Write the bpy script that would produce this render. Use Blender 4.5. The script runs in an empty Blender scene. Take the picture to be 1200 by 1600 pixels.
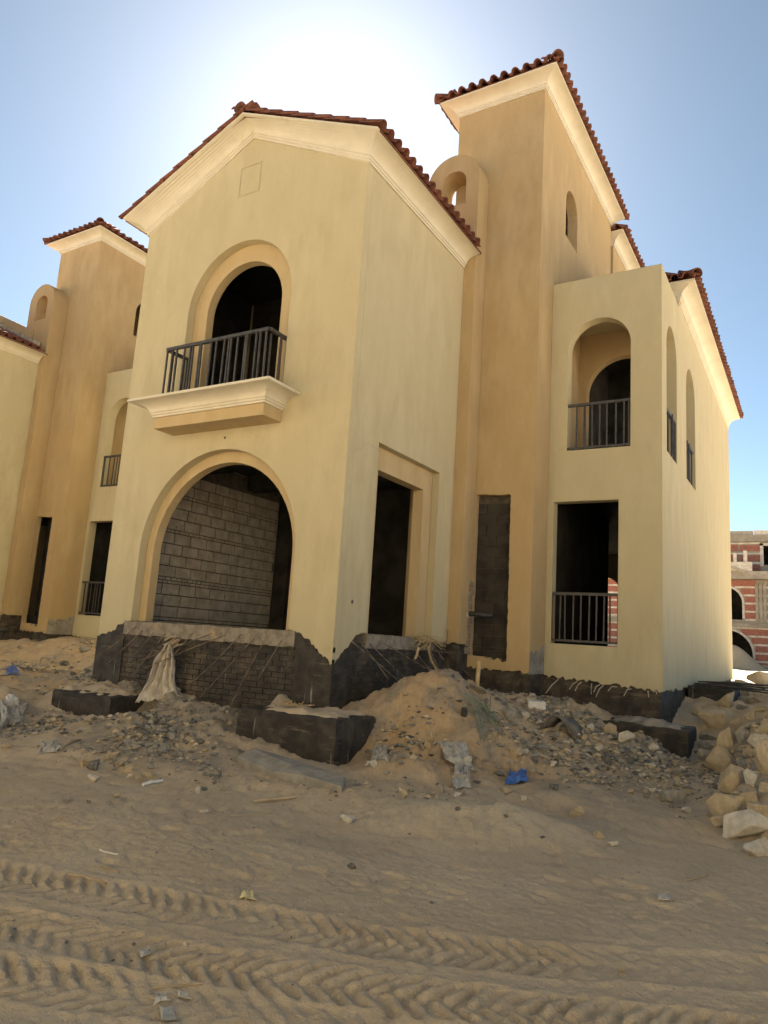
import bpy, bmesh, math, random
import numpy as np
from mathutils import Vector, Matrix
from mathutils.geometry import tessellate_polygon

random.seed(7)
rng = np.random.default_rng(11)
scene = bpy.context.scene
C = scene.collection

# ------------------------------------------------------------------ camera
FPX = 1131.55            # focal length in pixels of the 1200 x 1600 photograph
CAM = np.array([5.587, -8.127, 1.6])
YAW, PITCH, ROLL = 0.545, 0.172, 0.064
_cy, _sy, _cp, _sp = math.cos(YAW), math.sin(YAW), math.cos(PITCH), math.sin(PITCH)
FW = np.array([-_sy * _cp, _cy * _cp, _sp])
_r = np.array([_cy, _sy, 0.0]); _u = np.cross(_r, FW)
RT = math.cos(ROLL) * _r + math.sin(ROLL) * _u
UP = -math.sin(ROLL) * _r + math.cos(ROLL) * _u
cam_data = bpy.data.cameras.new('camera')
cam_data.sensor_fit = 'VERTICAL'; cam_data.sensor_height = 36.0
cam_data.lens = 36.0 * FPX / 1600.0
cam_data.clip_start = 0.05; cam_data.clip_end = 6000
cam = bpy.data.objects.new('camera', cam_data); C.objects.link(cam)
cam.matrix_world = Matrix(((RT[0], UP[0], -FW[0], CAM[0]), (RT[1], UP[1], -FW[1], CAM[1]),
                           (RT[2], UP[2], -FW[2], CAM[2]), (0, 0, 0, 1)))
scene.camera = cam

# ------------------------------------------------------------------ sky and sun
SUN_PX = (528, 222)      # the sun stands just behind the gable roof
sd = (SUN_PX[0] - 600) / FPX * RT - (SUN_PX[1] - 800) / FPX * UP + FW
sd = sd / np.linalg.norm(sd)
SUN_EL = math.asin(sd[2]); SUN_AZ = math.atan2(sd[0], sd[1])      # clockwise from +Y
world = bpy.data.worlds.new('World'); scene.world = world; world.use_nodes = True
wn, wl = world.node_tree.nodes, world.node_tree.links
wn.clear()
sky = wn.new('ShaderNodeTexSky'); sky.sky_type = 'NISHITA'; sky.sun_disc = False
sky.sun_elevation = SUN_EL; sky.sun_rotation = SUN_AZ
sky.altitude = 50; sky.air_density = 0.20; sky.dust_density = 0.17; sky.ozone_density = 3.0
bg = wn.new('ShaderNodeBackground'); bg.inputs[1].default_value = 0.05
wo = wn.new('ShaderNodeOutputWorld')
hs = wn.new('ShaderNodeHueSaturation'); hs.inputs['Saturation'].default_value = 0.82; hs.inputs['Hue'].default_value = 0.472   # dusty desert air: a paler blue all over
wl.new(sky.outputs[0], hs.inputs['Color']); wl.new(hs.outputs[0], bg.inputs[0]); wl.new(bg.outputs[0], wo.inputs[0])
sun_data = bpy.data.lights.new('sun', 'SUN'); sun_data.energy = 5.0; sun_data.angle = math.radians(0.5)
sun_data.color = (1.0, 0.94, 0.84)
sun = bpy.data.objects.new('sun', sun_data); C.objects.link(sun)
sun.rotation_euler = Vector(tuple(-sd)).to_track_quat('-Z', 'Y').to_euler()
sun.location = (-20, 30, 40)
scene.view_settings.view_transform = 'Standard'; scene.view_settings.look = 'None'
scene.view_settings.gamma = 1.0; scene.view_settings.use_curve_mapping = False
scene.view_settings.exposure = 3.05
scene.render.resolution_x = 768; scene.render.resolution_y = 1024
scene.render.engine = 'CYCLES'
scene.cycles.max_bounces = 8; scene.cycles.diffuse_bounces = 5

# ------------------------------------------------------------------ numpy noise
_perm = rng.integers(0, 256, 256); _val = rng.random(256)
def vnoise(x, y, seed=0):
    x = np.asarray(x, float); y = np.asarray(y, float)
    xi = np.floor(x).astype(int); yi = np.floor(y).astype(int)
    fx = x - xi; fy = y - yi
    fx = fx * fx * (3 - 2 * fx); fy = fy * fy * (3 - 2 * fy)
    def h(a, b): return _val[(_perm[(_perm[(a + seed * 17) & 255] + b) & 255]) & 255]
    a = h(xi, yi); b = h(xi + 1, yi); c = h(xi, yi + 1); d = h(xi + 1, yi + 1)
    return (a + (b - a) * fx) * (1 - fy) + (c + (d - c) * fx) * fy
def fbm(x, y, o=4, seed=0, gain=0.5):
    s = 0; a = 1; t = 0
    for i in range(o):
        s = s + a * (vnoise(x, y, seed + i) - 0.5); t += a; a *= gain
        x = np.asarray(x) * 2.03 + 11.3; y = np.asarray(y) * 2.03 + 5.7
    return s / t * 2

def smooth(a, b, x):
    t = np.clip((x - a) / (b - a), 0, 1); return t * t * (3 - 2 * t)

# ------------------------------------------------------------------ terrain height
CTRL = np.array([
 # road, level
 (3, -5, 0), (5, -4, 0), (1, -6, 0), (-1, -5, 0), (-3, -4.6, 0), (-6, -5, 0), (-10, -6, 0), (7, -4.5, 0), (10, -5, 0),
 (5.6, -8, 0), (2, -9, 0), (-3, -9, 0), (10, -9, 0), (0, -14, 0), (8, -14, 0), (-14, -9, 0), (-20, -8, 0), (16, -8, 0),
 (1.9, -2.6, 0.0), (0.9, -2.6, 0.02), (-0.4, -3.0, 0.02), (-1.9, -3.3, 0.03), (3.4, -1.1, 0.02), (4.6, -1.2, 0.0), (-4, -3.2, 0.06),
 (2.9, -3.0, 0), (4, -2.6, 0), (5.4, -2.4, 0), (-7, -3.4, 0.06), (-11, -3.4, 0.08),
 # foot of the spoil bank
 (0.72, -1.0, 0.13), (-0.8, -1.05, 0.26), (-1.6, -1.1, 0.27), (-2.4, -1.3, 0.3), (-3.2, -1.0, 0.16), (-4.0, -1.0, .2), (-4.7, -1.0, 0.25), (-3.1, -.5, .2), (-4.75, -.4, .36), (-2.0, -2.1, 0.14),
 (0.4, -1.7, 0.08), (-0.8, -1.9, 0.12), (-3.6, -2.0, 0.14), (-5.2, -1.9, 0.16),
 (-0.4, 0.0, 0.5), (-1.6, -0.15, 0.5), (-2.6, -0.1, 0.5), (-3.6, -0.1, 0.6), (-4.8, -0.1, 0.72), (-4.9, 0.8, 0.95), (-5.6, -0.4, 0.42),
 (-6.5, -0.6, 0.33), (-7.5, 1.0, 0.55), (-9.0, 1.2, 0.62), (-11, 1.6, 0.72), (-8, -1.6, 0.25), (-11, -1.0, 0.35), (-15, -1, 0.4), (-20, -1, 0.5),
 (-7, 3.2, 0.9), (-9.5, 3.6, 1.0), (-11.2, 4.4, 1.12), (-12, 3.6, 0.95), (-12.8, 2.6, 0.85), (-15, 1.5, 0.7), (-6, 2.5, 1.0), (-5.2, 4, 1.15),
 # bank before the gable side and the tower
 (0.3, 0.6, 0.6), (0.35, 2.4, 0.8), (0.6, 3.3, 0.85), (1.3, 3.3, 0.8), (1.2, 2.0, 0.85), (1.8, 0.6, 0.55), (1.7, -0.6, 0.32), (2.2, -1.2, 0.12), (1.4, -1.5, 0.12),
 (1.6, 4.3, 0.72), (2.2, 3.8, 0.62), (2.4, 2.6, 0.5), (2.6, 1.2, 0.3), (3.0, 0.2, 0.12), (3.0, 3.6, 0.42), (3.3, 2.4, 0.28), (3.6, 1.2, 0.1),
 (4.05, 3.7, 0.1), (4.0, 2.6, 0.12), (3.9, 5.2, 0.3), (4.3, 0.6, 0.03), (4.4, 2.0, 0.1),
 # boulder bank on the right
 (4.5, 3.6, 0.40), (4.6, 5.4, 0.72), (4.95, 2.2, 0.50), (5.05, 0.9, 0.28), (5.4, 3.4, 1.05), (5.2, 5.5, 1.12), (4.9, 3.4, .75), (5.3, 1.4, .55), (6.4, 2.2, 1.1), (6.3, 0.2, 0.55),
 (6.6, -1.2, 0.2), (8, 1.5, 1.0), (8, -1.5, 0.15), (4.4, 7.5, 0.85), (5.5, 8, 1.0), (4.3, 10, 0.98), (5, 14, 1.0), (4, 18, 1.02), (8, 6, 1.1), (12, 3, 1.0), (12, -2, 0.2),
 (8, 12, 1.0), (14, 10, 1.0), (18, 2, 1.0), (18, -4, .1),
 # pad behind the houses
 (0, 20, 1.0), (-6, 20, 1.0), (-12, 20, 1.0), (-20, 16, 1.0), (-20, 8, 1.0), (8, 26, 1.05), (0, 34, 1.1), (6, 40, 1.15), (-8, 40, 1.1), (0, 5, 0.8), (-4, 3, .9), (-2, 1.5, .6), (2.4, 6, .7), (2, 10, .9), (-3, 10, .9),
 (-17, 3, 0.9), (-24, 3, 0.9), (-9, 10, 1.0), (-15, 10, 1.0), (3.2, 46, 1.15), (-1, 44, 1.15),
], float)
def base_h(x, y):
    x = np.asarray(x, float); y = np.asarray(y, float)
    num = np.zeros_like(x); den = np.zeros_like(x)
    for cx, cy, cz in CTRL:
        d2 = (x - cx) ** 2 + (y - cy) ** 2
        w = 1.0 / (d2 + 0.04) ** 2.2
        num += w * cz; den += w
    z = num / den
    far = smooth(45, 160, np.hypot(x, y - 5))
    return z * (1 - far) + far * np.where(y > 0, 1.0, 0.0) * smooth(-60, 60, y)
MOUNDS = [  # x, y, radius, height, power
 (0.95, 0.85, 0.85, 0.50), (1.35, 1.0, 0.55, 0.24), (-0.55, -0.35, 0.30, 0.30), (3.05, -1.75, 0.62, 0.15), (2.30, -2.15, 0.5, 0.10), (3.60, -1.6, 0.45, 0.07),
 (-2.1, -1.2, 0.6, 0.09), (-1.3, -0.75, 0.55, 0.10), (-4.05, 0.25, 0.45, 0.20), (-2.75, -0.05, 0.4, 0.10), (2.5, 3.2, 0.5, 0.08), (1.7, 2.9, 0.5, 0.1),
 (-1.35, -1.75, 0.4, 0.06), (2.3, 1.0, 0.7, 0.06), (-5.0, -1.5, 0.9, 0.10), (-6.2, -2.2, 0.9, 0.08)]
TRACKS = [  # polyline, half width, pitch, chevron slope, depth
 ([(-1.2, -5.75), (1.13, -5.17), (2.43, -4.80), (3.54, -4.46), (4.30, -4.12), (5.32, -3.44), (7.2, -2.3)], 0.19, 0.115, 0.75, 0.026),
 ([(-0.6, -6.1), (1.74, -5.58), (2.93, -5.28), (3.82, -4.95), (4.62, -4.60), (5.6, -4.1), (7.5, -3.2)], 0.17, 0.112, -0.85, 0.030),
 ([(0.4, -6.5), (2.29, -5.92), (3.10, -5.60), (3.62, -5.42), (4.3, -5.15), (5.2, -4.75), (7.5, -3.7)], 0.17, 0.120, 0.9, 0.030),
]
def track_h(x, y):
    z = np.zeros_like(x); smoothm = np.zeros_like(x)
    for k, (pl, hw, pitch, ch, dep) in enumerate(TRACKS):
        best = np.full(x.shape, 9.0); S = np.zeros_like(x); T = np.zeros_like(x); acc = 0.0
        for (ax, ay), (bx, by) in zip(pl[:-1], pl[1:]):
            L = math.hypot(bx - ax, by - ay); ux, uy = (bx - ax) / L, (by - ay) / L
            s = (x - ax) * ux + (y - ay) * uy; t = -(x - ax) * uy + (y - ay) * ux
            sc = np.clip(s, 0, L); d = np.hypot(s - sc, t)
            m = d < best
            best = np.where(m, d, best); S = np.where(m, acc + s, S); T = np.where(m, t, T); acc += L
        wob = 0.25 * fbm(x * 3.1, y * 3.1, 2, 40 + k)
        tt = T / hw + 0.20 * fbm(x * 6, y * 6, 3, 50 + k)
        inside = 1 - smooth(0.85, 1.15, np.abs(tt))
        half = np.where(tt > 0, 0.0, 0.5)
        ph = (S / pitch + ch * np.abs(T) * hw * 0 + ch * np.abs(tt) * 1.35 + half + wob)
        bar = 0.5 + 0.5 * np.sin(2 * np.pi * ph)
        bar = smooth(0.32, 0.68, bar)
        keep = 0.3 + 0.7 * smooth(-0.6, -0.15, fbm(x * 0.8, y * 0.8, 3, 60 + k))     # prints fade out in places
        mid = smooth(0.02, 0.14, np.abs(tt))
        crumb = 1 + .55 * fbm(x * 17, y * 17, 2, 66 + k)
        z += inside * (-0.010 + crumb * keep * dep * (bar * (0.35 + 0.65 * mid) - 0.55))
        z += 0.006 * np.exp(-((np.abs(tt) - 1.22) / 0.16) ** 2)
        # smooth belt beside each track with fine parallel scratches
        belt = np.exp(-((T + hw * 1.9) / (hw * 0.55)) ** 2)
        z += belt * 0.0035 * np.sin(T * 190 + 2 * fbm(x * 2, y * 2, 2, 70))
    return z
def height(x, y, fine=True):
    x = np.asarray(x, float); y = np.asarray(y, float)
    z = base_h(x, y)
    for mx, my, r, hh in MOUNDS:
        d2 = (x - mx) ** 2 + (y - my) ** 2
        z = z + hh * np.exp(-d2 / (r * r) * 1.6)
    if fine:
        spoil = smooth(0.03, 0.3, z)
        z = z + 0.035 * fbm(x * 0.7, y * 0.7, 3, 1) * (0.35 + spoil)
        clod = fbm(x * 5.2, y * 5.2, 4, 9, 0.62)
        z = z + spoil * (0.11 * fbm(x * 1.9, y * 1.9, 4, 5) + 0.075 * clod + 0.05 * np.abs(fbm(x * 3.1 + 4, y * 3.1, 3, 14)))
        z = z + smooth(.0, .06, z) * .02 * fbm(x * 13, y * 13, 3, 17, .6)
        near = np.exp(-((np.hypot(x - 3, y + 3)) / 9.0) ** 2)
        # scuffs and foot marks on the trampled sand
        sc = fbm(x * 6.0, y * 9.0, 3, 21)
        z = z + (1 - spoil) * near * (0.010 * sc + 0.009 * fbm(x * 19, y * 23, 3, 27, .7))
        scuff = smooth(0.18, 0.5, fbm(x * 4.3 + 7, y * 6.1, 2, 31)) * smooth(-5.0, -3.4, y - 0.45 * (x - 3))
        z = z - (1 - spoil) * 0.022 * scuff
        z = z + track_h(x, y) * (1 - spoil)
    return z
def h1(x, y): return float(height(np.array([x]), np.array([y]))[0])
def px_ray(px, py):
    d = (px - 600) / FPX * RT - (py - 800) / FPX * UP + FW
    return d / np.linalg.norm(d)
def on_ground(px, py, tmax=24.0):
    """where the sight line through a photo pixel meets the terrain"""
    d = px_ray(px, py); t = np.arange(2.2, tmax, 0.03)
    X = CAM[0] + t * d[0]; Y = CAM[1] + t * d[1]; Z = CAM[2] + t * d[2]
    g = height(X, Y); k = int(np.argmax(Z < g))
    return Vector((X[k], Y[k], g[k])) if (Z < g).any() else None
def on_plane(px, py, ax, val):
    d = px_ray(px, py); t = (val - CAM[ax]) / d[ax]
    return Vector(tuple(CAM + t * d))
def px_size(p):
    """metres covered by one photo pixel at point p"""
    return float((np.array(p) - CAM) @ FW) / FPX

# ------------------------------------------------------------------ materials
MATS = {}
def nd(nt, typ, **kw):
    n = nt.nodes.new(typ)
    for k, v in kw.items(): setattr(n, k, v)
    return n
def new_mat(name):
    m = bpy.data.materials.new(name); m.use_nodes = True
    nt = m.node_tree; b = nt.nodes['Principled BSDF']; MATS[name] = m
    return m, nt, b
def noise(nt, scale, detail=4, rough=0.55, vec=None, vs=(1, 1, 1), coord='Position'):
    if vec is None:
        if coord == 'Position': vec = nd(nt, 'ShaderNodeNewGeometry').outputs['Position']
        else: vec = nd(nt, 'ShaderNodeTexCoord').outputs['Object']
    mp = nd(nt, 'ShaderNodeMapping'); mp.inputs['Scale'].default_value = vs
    nt.links.new(vec, mp.inputs['Vector'])
    n = nd(nt, 'ShaderNodeTexNoise'); n.inputs['Scale'].default_value = scale
    n.inputs['Detail'].default_value = detail; n.inputs['Roughness'].default_value = rough
    nt.links.new(mp.outputs[0], n.inputs['Vector'])
    return n.outputs['Fac']
def ramp(nt, fac, lo, hi):
    r = nd(nt, 'ShaderNodeMapRange'); r.interpolation_type = 'SMOOTHSTEP'
    r.inputs['From Min'].default_value = lo; r.inputs['From Max'].default_value = hi
    nt.links.new(fac, r.inputs['Value']); return r.outputs['Result']
def mixc(nt, fac, a, b, mode='MIX'):
    m = nd(nt, 'ShaderNodeMix', data_type='RGBA', blend_type=mode)
    if isinstance(fac, float): m.inputs['Factor'].default_value = fac
    else: nt.links.new(fac, m.inputs['Factor'])
    for sock, v in ((m.inputs['A'], a), (m.inputs['B'], b)):
        if isinstance(v, tuple): sock.default_value = (*v, 1) if len(v) == 3 else v
        else: nt.links.new(v, sock)
    return m.outputs['Result']
def bump(nt, b, layers, bevel=0.0):
    prev = None
    if bevel:
        bv = nd(nt, 'ShaderNodeBevel'); bv.samples = 4; bv.inputs['Radius'].default_value = bevel; prev = bv.outputs[0]
    for fac, dist, strength in layers:
        bp = nd(nt, 'ShaderNodeBump'); bp.inputs['Distance'].default_value = dist; bp.inputs['Strength'].default_value = strength
        nt.links.new(fac, bp.inputs['Height'])
        if prev is not None: nt.links.new(prev, bp.inputs['Normal'])
        prev = bp.outputs[0]
    if prev is not None: nt.links.new(prev, b.inputs['Normal'])
def stucco(name, c, dark, light, stain=(0.42, 0.33, 0.2)):
    m, nt, b = new_mat(name)
    streak = noise(nt, 1.0, 5, 0.6, vs=(3.2, 3.2, 1.0))
    streak2 = noise(nt, 1.0, 4, 0.6, vs=(30, 30, 4.5))
    blotch = noise(nt, 0.55, 4, 0.6)
    mott = noise(nt, 9, 5, 0.65)
    col = mixc(nt, ramp(nt, streak, 0.30, 0.72), dark, light)
    col = mixc(nt, ramp(nt, blotch, 0.38, 0.68), col, c)
    f2 = nd(nt, 'ShaderNodeMath', operation='MULTIPLY'); nt.links.new(ramp(nt, streak2, 0.52, 0.70), f2.inputs[0]); f2.inputs[1].default_value = 0.42
    col = mixc(nt, f2.outputs[0], col, light)
    f3 = nd(nt, 'ShaderNodeMath', operation='MULTIPLY'); nt.links.new(ramp(nt, mott, 0.55, 0.8), f3.inputs[0]); f3.inputs[1].default_value = 0.22
    col = mixc(nt, f3.outputs[0], col, stain)
    vor = nd(nt, 'ShaderNodeTexVoronoi', feature='DISTANCE_TO_EDGE'); vor.inputs['Scale'].default_value = 0.55
    wp = nd(nt, 'ShaderNodeVectorMath', operation='ADD'); gq = nd(nt, 'ShaderNodeNewGeometry'); wn_ = nd(nt, 'ShaderNodeTexNoise'); wn_.inputs['Scale'].default_value = 1.7; wn_.inputs['Detail'].default_value = 6
    nt.links.new(gq.outputs['Position'], wp.inputs[0]); nt.links.new(wn_.outputs['Color'], wp.inputs[1]); nt.links.new(wp.outputs[0], vor.inputs['Vector'])
    ck = nd(nt, 'ShaderNodeMath', operation='MULTIPLY'); nt.links.new(ramp(nt, vor.outputs['Distance'], 0.006, 0.0), ck.inputs[0]); nt.links.new(ramp(nt, noise(nt, 0.8, 2), .52, .62), ck.inputs[1])
    ck2 = nd(nt, 'ShaderNodeMath', operation='MULTIPLY'); nt.links.new(ck.outputs[0], ck2.inputs[0]); ck2.inputs[1].default_value = 0.35
    col = mixc(nt, ck2.outputs[0], col, stain)
    nt.links.new(col, b.inputs['Base Color']); b.inputs['Roughness'].default_value = 0.92
    b.inputs['Specular IOR Level'].default_value = 0.15
    bump(nt, b, [(noise(nt, 70, 4, 0.7), 0.004, 0.55), (streak2, 0.006, 0.35), (noise(nt, 3.0, 3), 0.02, 0.30)], bevel=0.014)
    return m
def simple(name, c1, c2, scale=4, vs=(1, 1, 1), rough=0.85, bscale=30, bdist=0.005, bstr=0.5, c3=None, c3r=(0.6, 0.75), c3s=2.0, c3vs=(1, 1, 1), spec=0.25, coord='Position', metal=0.0, bevel=0.0, lo=.35, hi=.65):
    m, nt, b = new_mat(name)
    col = mixc(nt, ramp(nt, noise(nt, scale, 5, 0.6, vs=vs, coord=coord), lo, hi), c1, c2)
    if c3 is not None:
        col = mixc(nt, ramp(nt, noise(nt, c3s, 5, 0.65, vs=c3vs, coord=coord), *c3r), col, c3)
    nt.links.new(col, b.inputs['Base Color']); b.inputs['Roughness'].default_value = rough
    b.inputs['Specular IOR Level'].default_value = spec; b.inputs['Metallic'].default_value = metal
    bump(nt, b, [(noise(nt, bscale, 5, 0.65, coord=coord), bdist, bstr)], bevel=bevel)
    return m
stucco('cream_stucco', (0.455, 0.395, 0.252), (0.42, 0.363, 0.230), (0.49, 0.432, 0.285), stain=(0.36, 0.30, 0.195))
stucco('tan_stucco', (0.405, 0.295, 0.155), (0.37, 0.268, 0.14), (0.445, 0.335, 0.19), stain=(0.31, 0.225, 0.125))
stucco('reveal_stucco', (0.44, 0.335, 0.185), (0.41, 0.31, 0.17), (0.475, 0.375, 0.22), stain=(0.4, 0.28, 0.15))
simple('moulding', (0.54, 0.495, 0.395), (0.59, 0.545, 0.44), scale=2.5, rough=0.7, bscale=25, bdist=0.002, bstr=0.3, c3=(0.47, 0.415, 0.31), c3r=(0.58, 0.8), c3s=5, c3vs=(1, 1, .4), bevel=0.0)
simple('terracotta', (0.115, 0.042, 0.028), (0.20, 0.078, 0.048), scale=3.1, rough=0.75, bscale=60, bdist=0.003, c3=(0.09, 0.06, 0.045), c3r=(0.50, 0.75), c3s=7)
simple('iron', (0.035, 0.034, 0.034), (0.065, 0.06, 0.056), scale=18, rough=0.5, bscale=90, bdist=0.001, c3=(0.20, 0.18, 0.15), c3r=(0.68, 0.78), c3s=14, spec=0.4)
simple('concrete', (0.20, 0.185, 0.16), (0.30, 0.28, 0.245), scale=3, rough=0.95, bscale=35, bdist=0.008, c3=(0.14, 0.13, 0.115), c3r=(0.5, 0.75), c3s=9)
simple('rough_concrete', (0.19, 0.165, 0.13), (0.29, 0.255, 0.205), scale=7, rough=0.97, bscale=22, bdist=0.03, bstr=0.9, c3=(0.46, 0.30, 0.15), c3r=(0.60, 0.72), c3s=1.6)
simple('shaded_concrete', (0.018, 0.016, 0.014), (0.036, 0.033, 0.028), scale=2, rough=0.97, bscale=18, bdist=0.015)  # near-black concrete: the shade of the unlit rooms is put into its colour
simple('block', (0.26, 0.23, 0.185), (0.36, 0.32, 0.26), scale=4.5, rough=0.95, bscale=40, bdist=0.008, c3=(0.15, 0.13, 0.105), c3r=(0.6, 0.72), c3s=11)
simple('mortar', (0.065, 0.055, 0.043), (0.11, 0.093, 0.073), scale=8, rough=0.97, bscale=30, bdist=0.012)
def bitumen(name, lo, hi):
    m, nt, b = new_mat(name)
    base = mixc(nt, ramp(nt, noise(nt, 5, 5), 0.35, 0.7), (0.022, 0.019, 0.016), (0.058, 0.048, 0.037))
    dust = ramp(nt, noise(nt, 2.2, 6, 0.7), lo, hi)
    base = mixc(nt, dust, base, (0.17, 0.13, 0.09))
    lay = ramp(nt, noise(nt, 1.0, 4, 0.65, vs=(2.2, 2.2, 15)), 0.56, 0.74)
    lm = nd(nt, 'ShaderNodeMath', operation='MULTIPLY'); nt.links.new(lay, lm.inputs[0]); lm.inputs[1].default_value = 0.45
    base = mixc(nt, lm.outputs[0], base, (0.24, 0.19, 0.13))
    drip = ramp(nt, noise(nt, 1.0, 4, 0.6, vs=(19, 19, 1.5)), 0.64, 0.74)
    zone = ramp(nt, noise(nt, 1.3, 3), 0.44, 0.58)
    dm = nd(nt, 'ShaderNodeMath', operation='MULTIPLY'); nt.links.new(drip, dm.inputs[0]); nt.links.new(zone, dm.inputs[1])
    base = mixc(nt, dm.outputs[0], base, (0.36, 0.34, 0.30))
    spl = ramp(nt, noise(nt, 38, 3, 0.6), 0.70, 0.78)
    sm = nd(nt, 'ShaderNodeMath', operation='MULTIPLY'); nt.links.new(spl, sm.inputs[0]); sm.inputs[1].default_value = 0.6
    base = mixc(nt, sm.outputs[0], base, (0.30, 0.27, 0.22))
    nt.links.new(base, b.inputs['Base Color']); b.inputs['Roughness'].default_value = 0.72
    b.inputs['Specular IOR Level'].default_value = 0.35
    bump(nt, b, [(noise(nt, 24, 5, 0.65), 0.012, 0.7)])
bitumen('bitumen', .46, .84)
bitumen('clean_bitumen', .60, .95)
simple('coated_block', (0.024, 0.021, 0.018), (0.048, 0.042, 0.035), scale=4, rough=0.8, bscale=30, bdist=0.01, c3=(0.22, 0.19, 0.15), c3r=(0.69, 0.78), c3s=15, spec=0.3)
simple('limestone', (0.42, 0.335, 0.215), (0.56, 0.47, 0.33), scale=3.5, rough=0.95, bscale=20, bdist=0.02, bstr=0.8, c3=(0.36, 0.25, 0.13), c3r=(0.5, 0.72), c3s=4, coord='Object')
simple('ochre_stone', (0.40, 0.315, 0.20), (0.49, 0.40, 0.265), scale=3.5, rough=0.95, bscale=20, bdist=0.02, bstr=0.8, c3=(0.33, 0.245, 0.15), c3r=(0.52, 0.75), c3s=4, coord='Object')
simple('grey_rubble', (0.22, 0.205, 0.175), (0.32, 0.295, 0.25), scale=5, rough=0.97, bscale=30, bdist=0.01, c3=(0.30, 0.235, 0.155), c3r=(0.55, 0.72), c3s=6, coord='Object')
simple('dark_rubble', (0.10, 0.10, 0.095), (0.18, 0.175, 0.16), scale=5, rough=0.97, bscale=30, bdist=0.01, c3=(0.28, 0.22, 0.15), c3r=(0.58, 0.72), c3s=6, coord='Object')
simple('pale_stone', (0.42, 0.38, 0.31), (0.55, 0.51, 0.43), scale=5, rough=0.95, bscale=30, bdist=0.01, coord='Object')
simple('old_wood', (0.30, 0.235, 0.155), (0.42, 0.345, 0.24), scale=6, vs=(1, 1, 6), rough=0.9, bscale=40, bdist=0.004)
simple('rusty_wire', (0.10, 0.075, 0.055), (0.24, 0.19, 0.14), scale=12, rough=0.8, bscale=80, bdist=0.001)
simple('dusty_sheet', (0.38, 0.335, 0.27), (0.58, 0.535, 0.455), scale=6, vs=(2, 2, .6), rough=0.6, bscale=18, bdist=0.02, c3=(0.36, 0.29, 0.20), c3r=(0.55, 0.75), c3s=8, bstr=.8)
simple('blue_plastic', (0.03, 0.085, 0.30), (0.06, 0.15, 0.42), scale=9, rough=0.4, bscale=25, bdist=0.01, c3=(0.35, 0.38, 0.42), c3r=(0.62, 0.7), c3s=16, spec=0.5)
simple('grey_plastic', (0.30, 0.28, 0.24), (0.44, 0.415, 0.36), scale=9, rough=0.6, bscale=25, bdist=0.01, c3=(0.12, .12, .13), c3r=(.6, .72), c3s=12)
simple('white_plastic', (0.62, 0.60, 0.55), (0.72, 0.70, 0.66), scale=9, rough=0.5, bscale=40, bdist=0.002)
simple('black_pipe', (0.02, 0.02, 0.021), (0.05, 0.047, 0.043), scale=8, rough=0.5, bscale=50, bdist=0.002, c3=(.2, .17, .13), c3r=(.6, .75), c3s=9, spec=.45)
simple('straw', (0.36, 0.26, 0.13), (0.48, 0.37, 0.20), scale=8, rough=0.9, bscale=50, bdist=0.003)
simple('green_net', (0.12, 0.17, 0.12), (0.24, 0.25, 0.19), scale=8, rough=0.8, bscale=50, bdist=0.003)
simple('yellow_paper', (0.50, 0.43, 0.22), (0.60, 0.53, 0.31), scale=8, rough=0.8, bscale=50, bdist=0.003)
simple('rust_metal', (0.09, 0.08, 0.07), (0.17, 0.15, 0.125), scale=6, rough=0.75, bscale=40, bdist=0.003, c3=(.28, .23, .17), c3r=(.5, .7), c3s=5)
simple('red_brick', (0.22, 0.085, 0.062), (0.32, 0.135, 0.098), scale=5, vs=(1, 1, 4), rough=0.95, bscale=20, bdist=0.01, c3=(0.42, 0.32, 0.24), c3r=(0.62, 0.8), c3s=7, c3vs=(1, 1, 4))
simple('white_mortar', (0.40, 0.36, 0.30), (0.56, 0.51, 0.44), scale=5, rough=0.95, bscale=20, bdist=0.02, c3=(0.25, .21, .17), c3r=(.58, .75), c3s=6)
simple('site_concrete', (0.23, 0.20, 0.155), (0.33, 0.29, 0.235), scale=2, rough=0.95, bscale=14, bdist=0.02, c3=(.16, .14, .115), c3r=(.5, .75), c3s=4)

def ground_mat():
    m, nt, b = new_mat('sand')
    at = nd(nt, 'ShaderNodeVertexColor'); at.layer_name = 'tint'
    n1 = noise(nt, 1.1, 5, 0.6); n2 = noise(nt, 14, 5, 0.7); n3 = noise(nt, 120, 3, 0.6)
    sep = nd(nt, 'ShaderNodeSeparateColor'); nt.links.new(at.outputs['Color'], sep.inputs[0])
    col = mixc(nt, ramp(nt, n1, 0.32, 0.70), (0.47, 0.375, 0.258), (0.54, 0.44, 0.31))
    col = mixc(nt, sep.outputs['Red'], col, mixc(nt, ramp(nt, n2, .3, .7), (0.38, 0.265, 0.15), (0.48, 0.35, 0.21)))   # orange spoil
    col = mixc(nt, sep.outputs['Green'], col, mixc(nt, ramp(nt, n2, .3, .7), (0.20, 0.178, 0.142), (0.32, 0.285, 0.23)))  # grey cement dust
    col = mixc(nt, sep.outputs['Blue'], col, (0.50, 0.42, 0.30))                                                         # pale fine sand
    f = nd(nt, 'ShaderNodeMath', operation='MULTIPLY'); nt.links.new(ramp(nt, n2, 0.45, 0.75), f.inputs[0]); f.inputs[1].default_value = 0.35
    col = mixc(nt, f.outputs[0], col, (0.33, 0.255, 0.17))
    spk = nd(nt, 'ShaderNodeMath', operation='MULTIPLY'); nt.links.new(ramp(nt, n3, 0.68, 0.78), spk.inputs[0]); spk.inputs[1].default_value = 0.5
    col = mixc(nt, spk.outputs[0], col, (0.46, 0.40, 0.31))
    nt.links.new(col, b.inputs['Base Color']); b.inputs['Roughness'].default_value = 0.98
    b.inputs['Specular IOR Level'].default_value = 0.1
    bump(nt, b, [(n3, 0.006, 0.6), (n2, 0.022, 0.7), (noise(nt, 42, 5, .75), 0.014, .8)])
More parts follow.
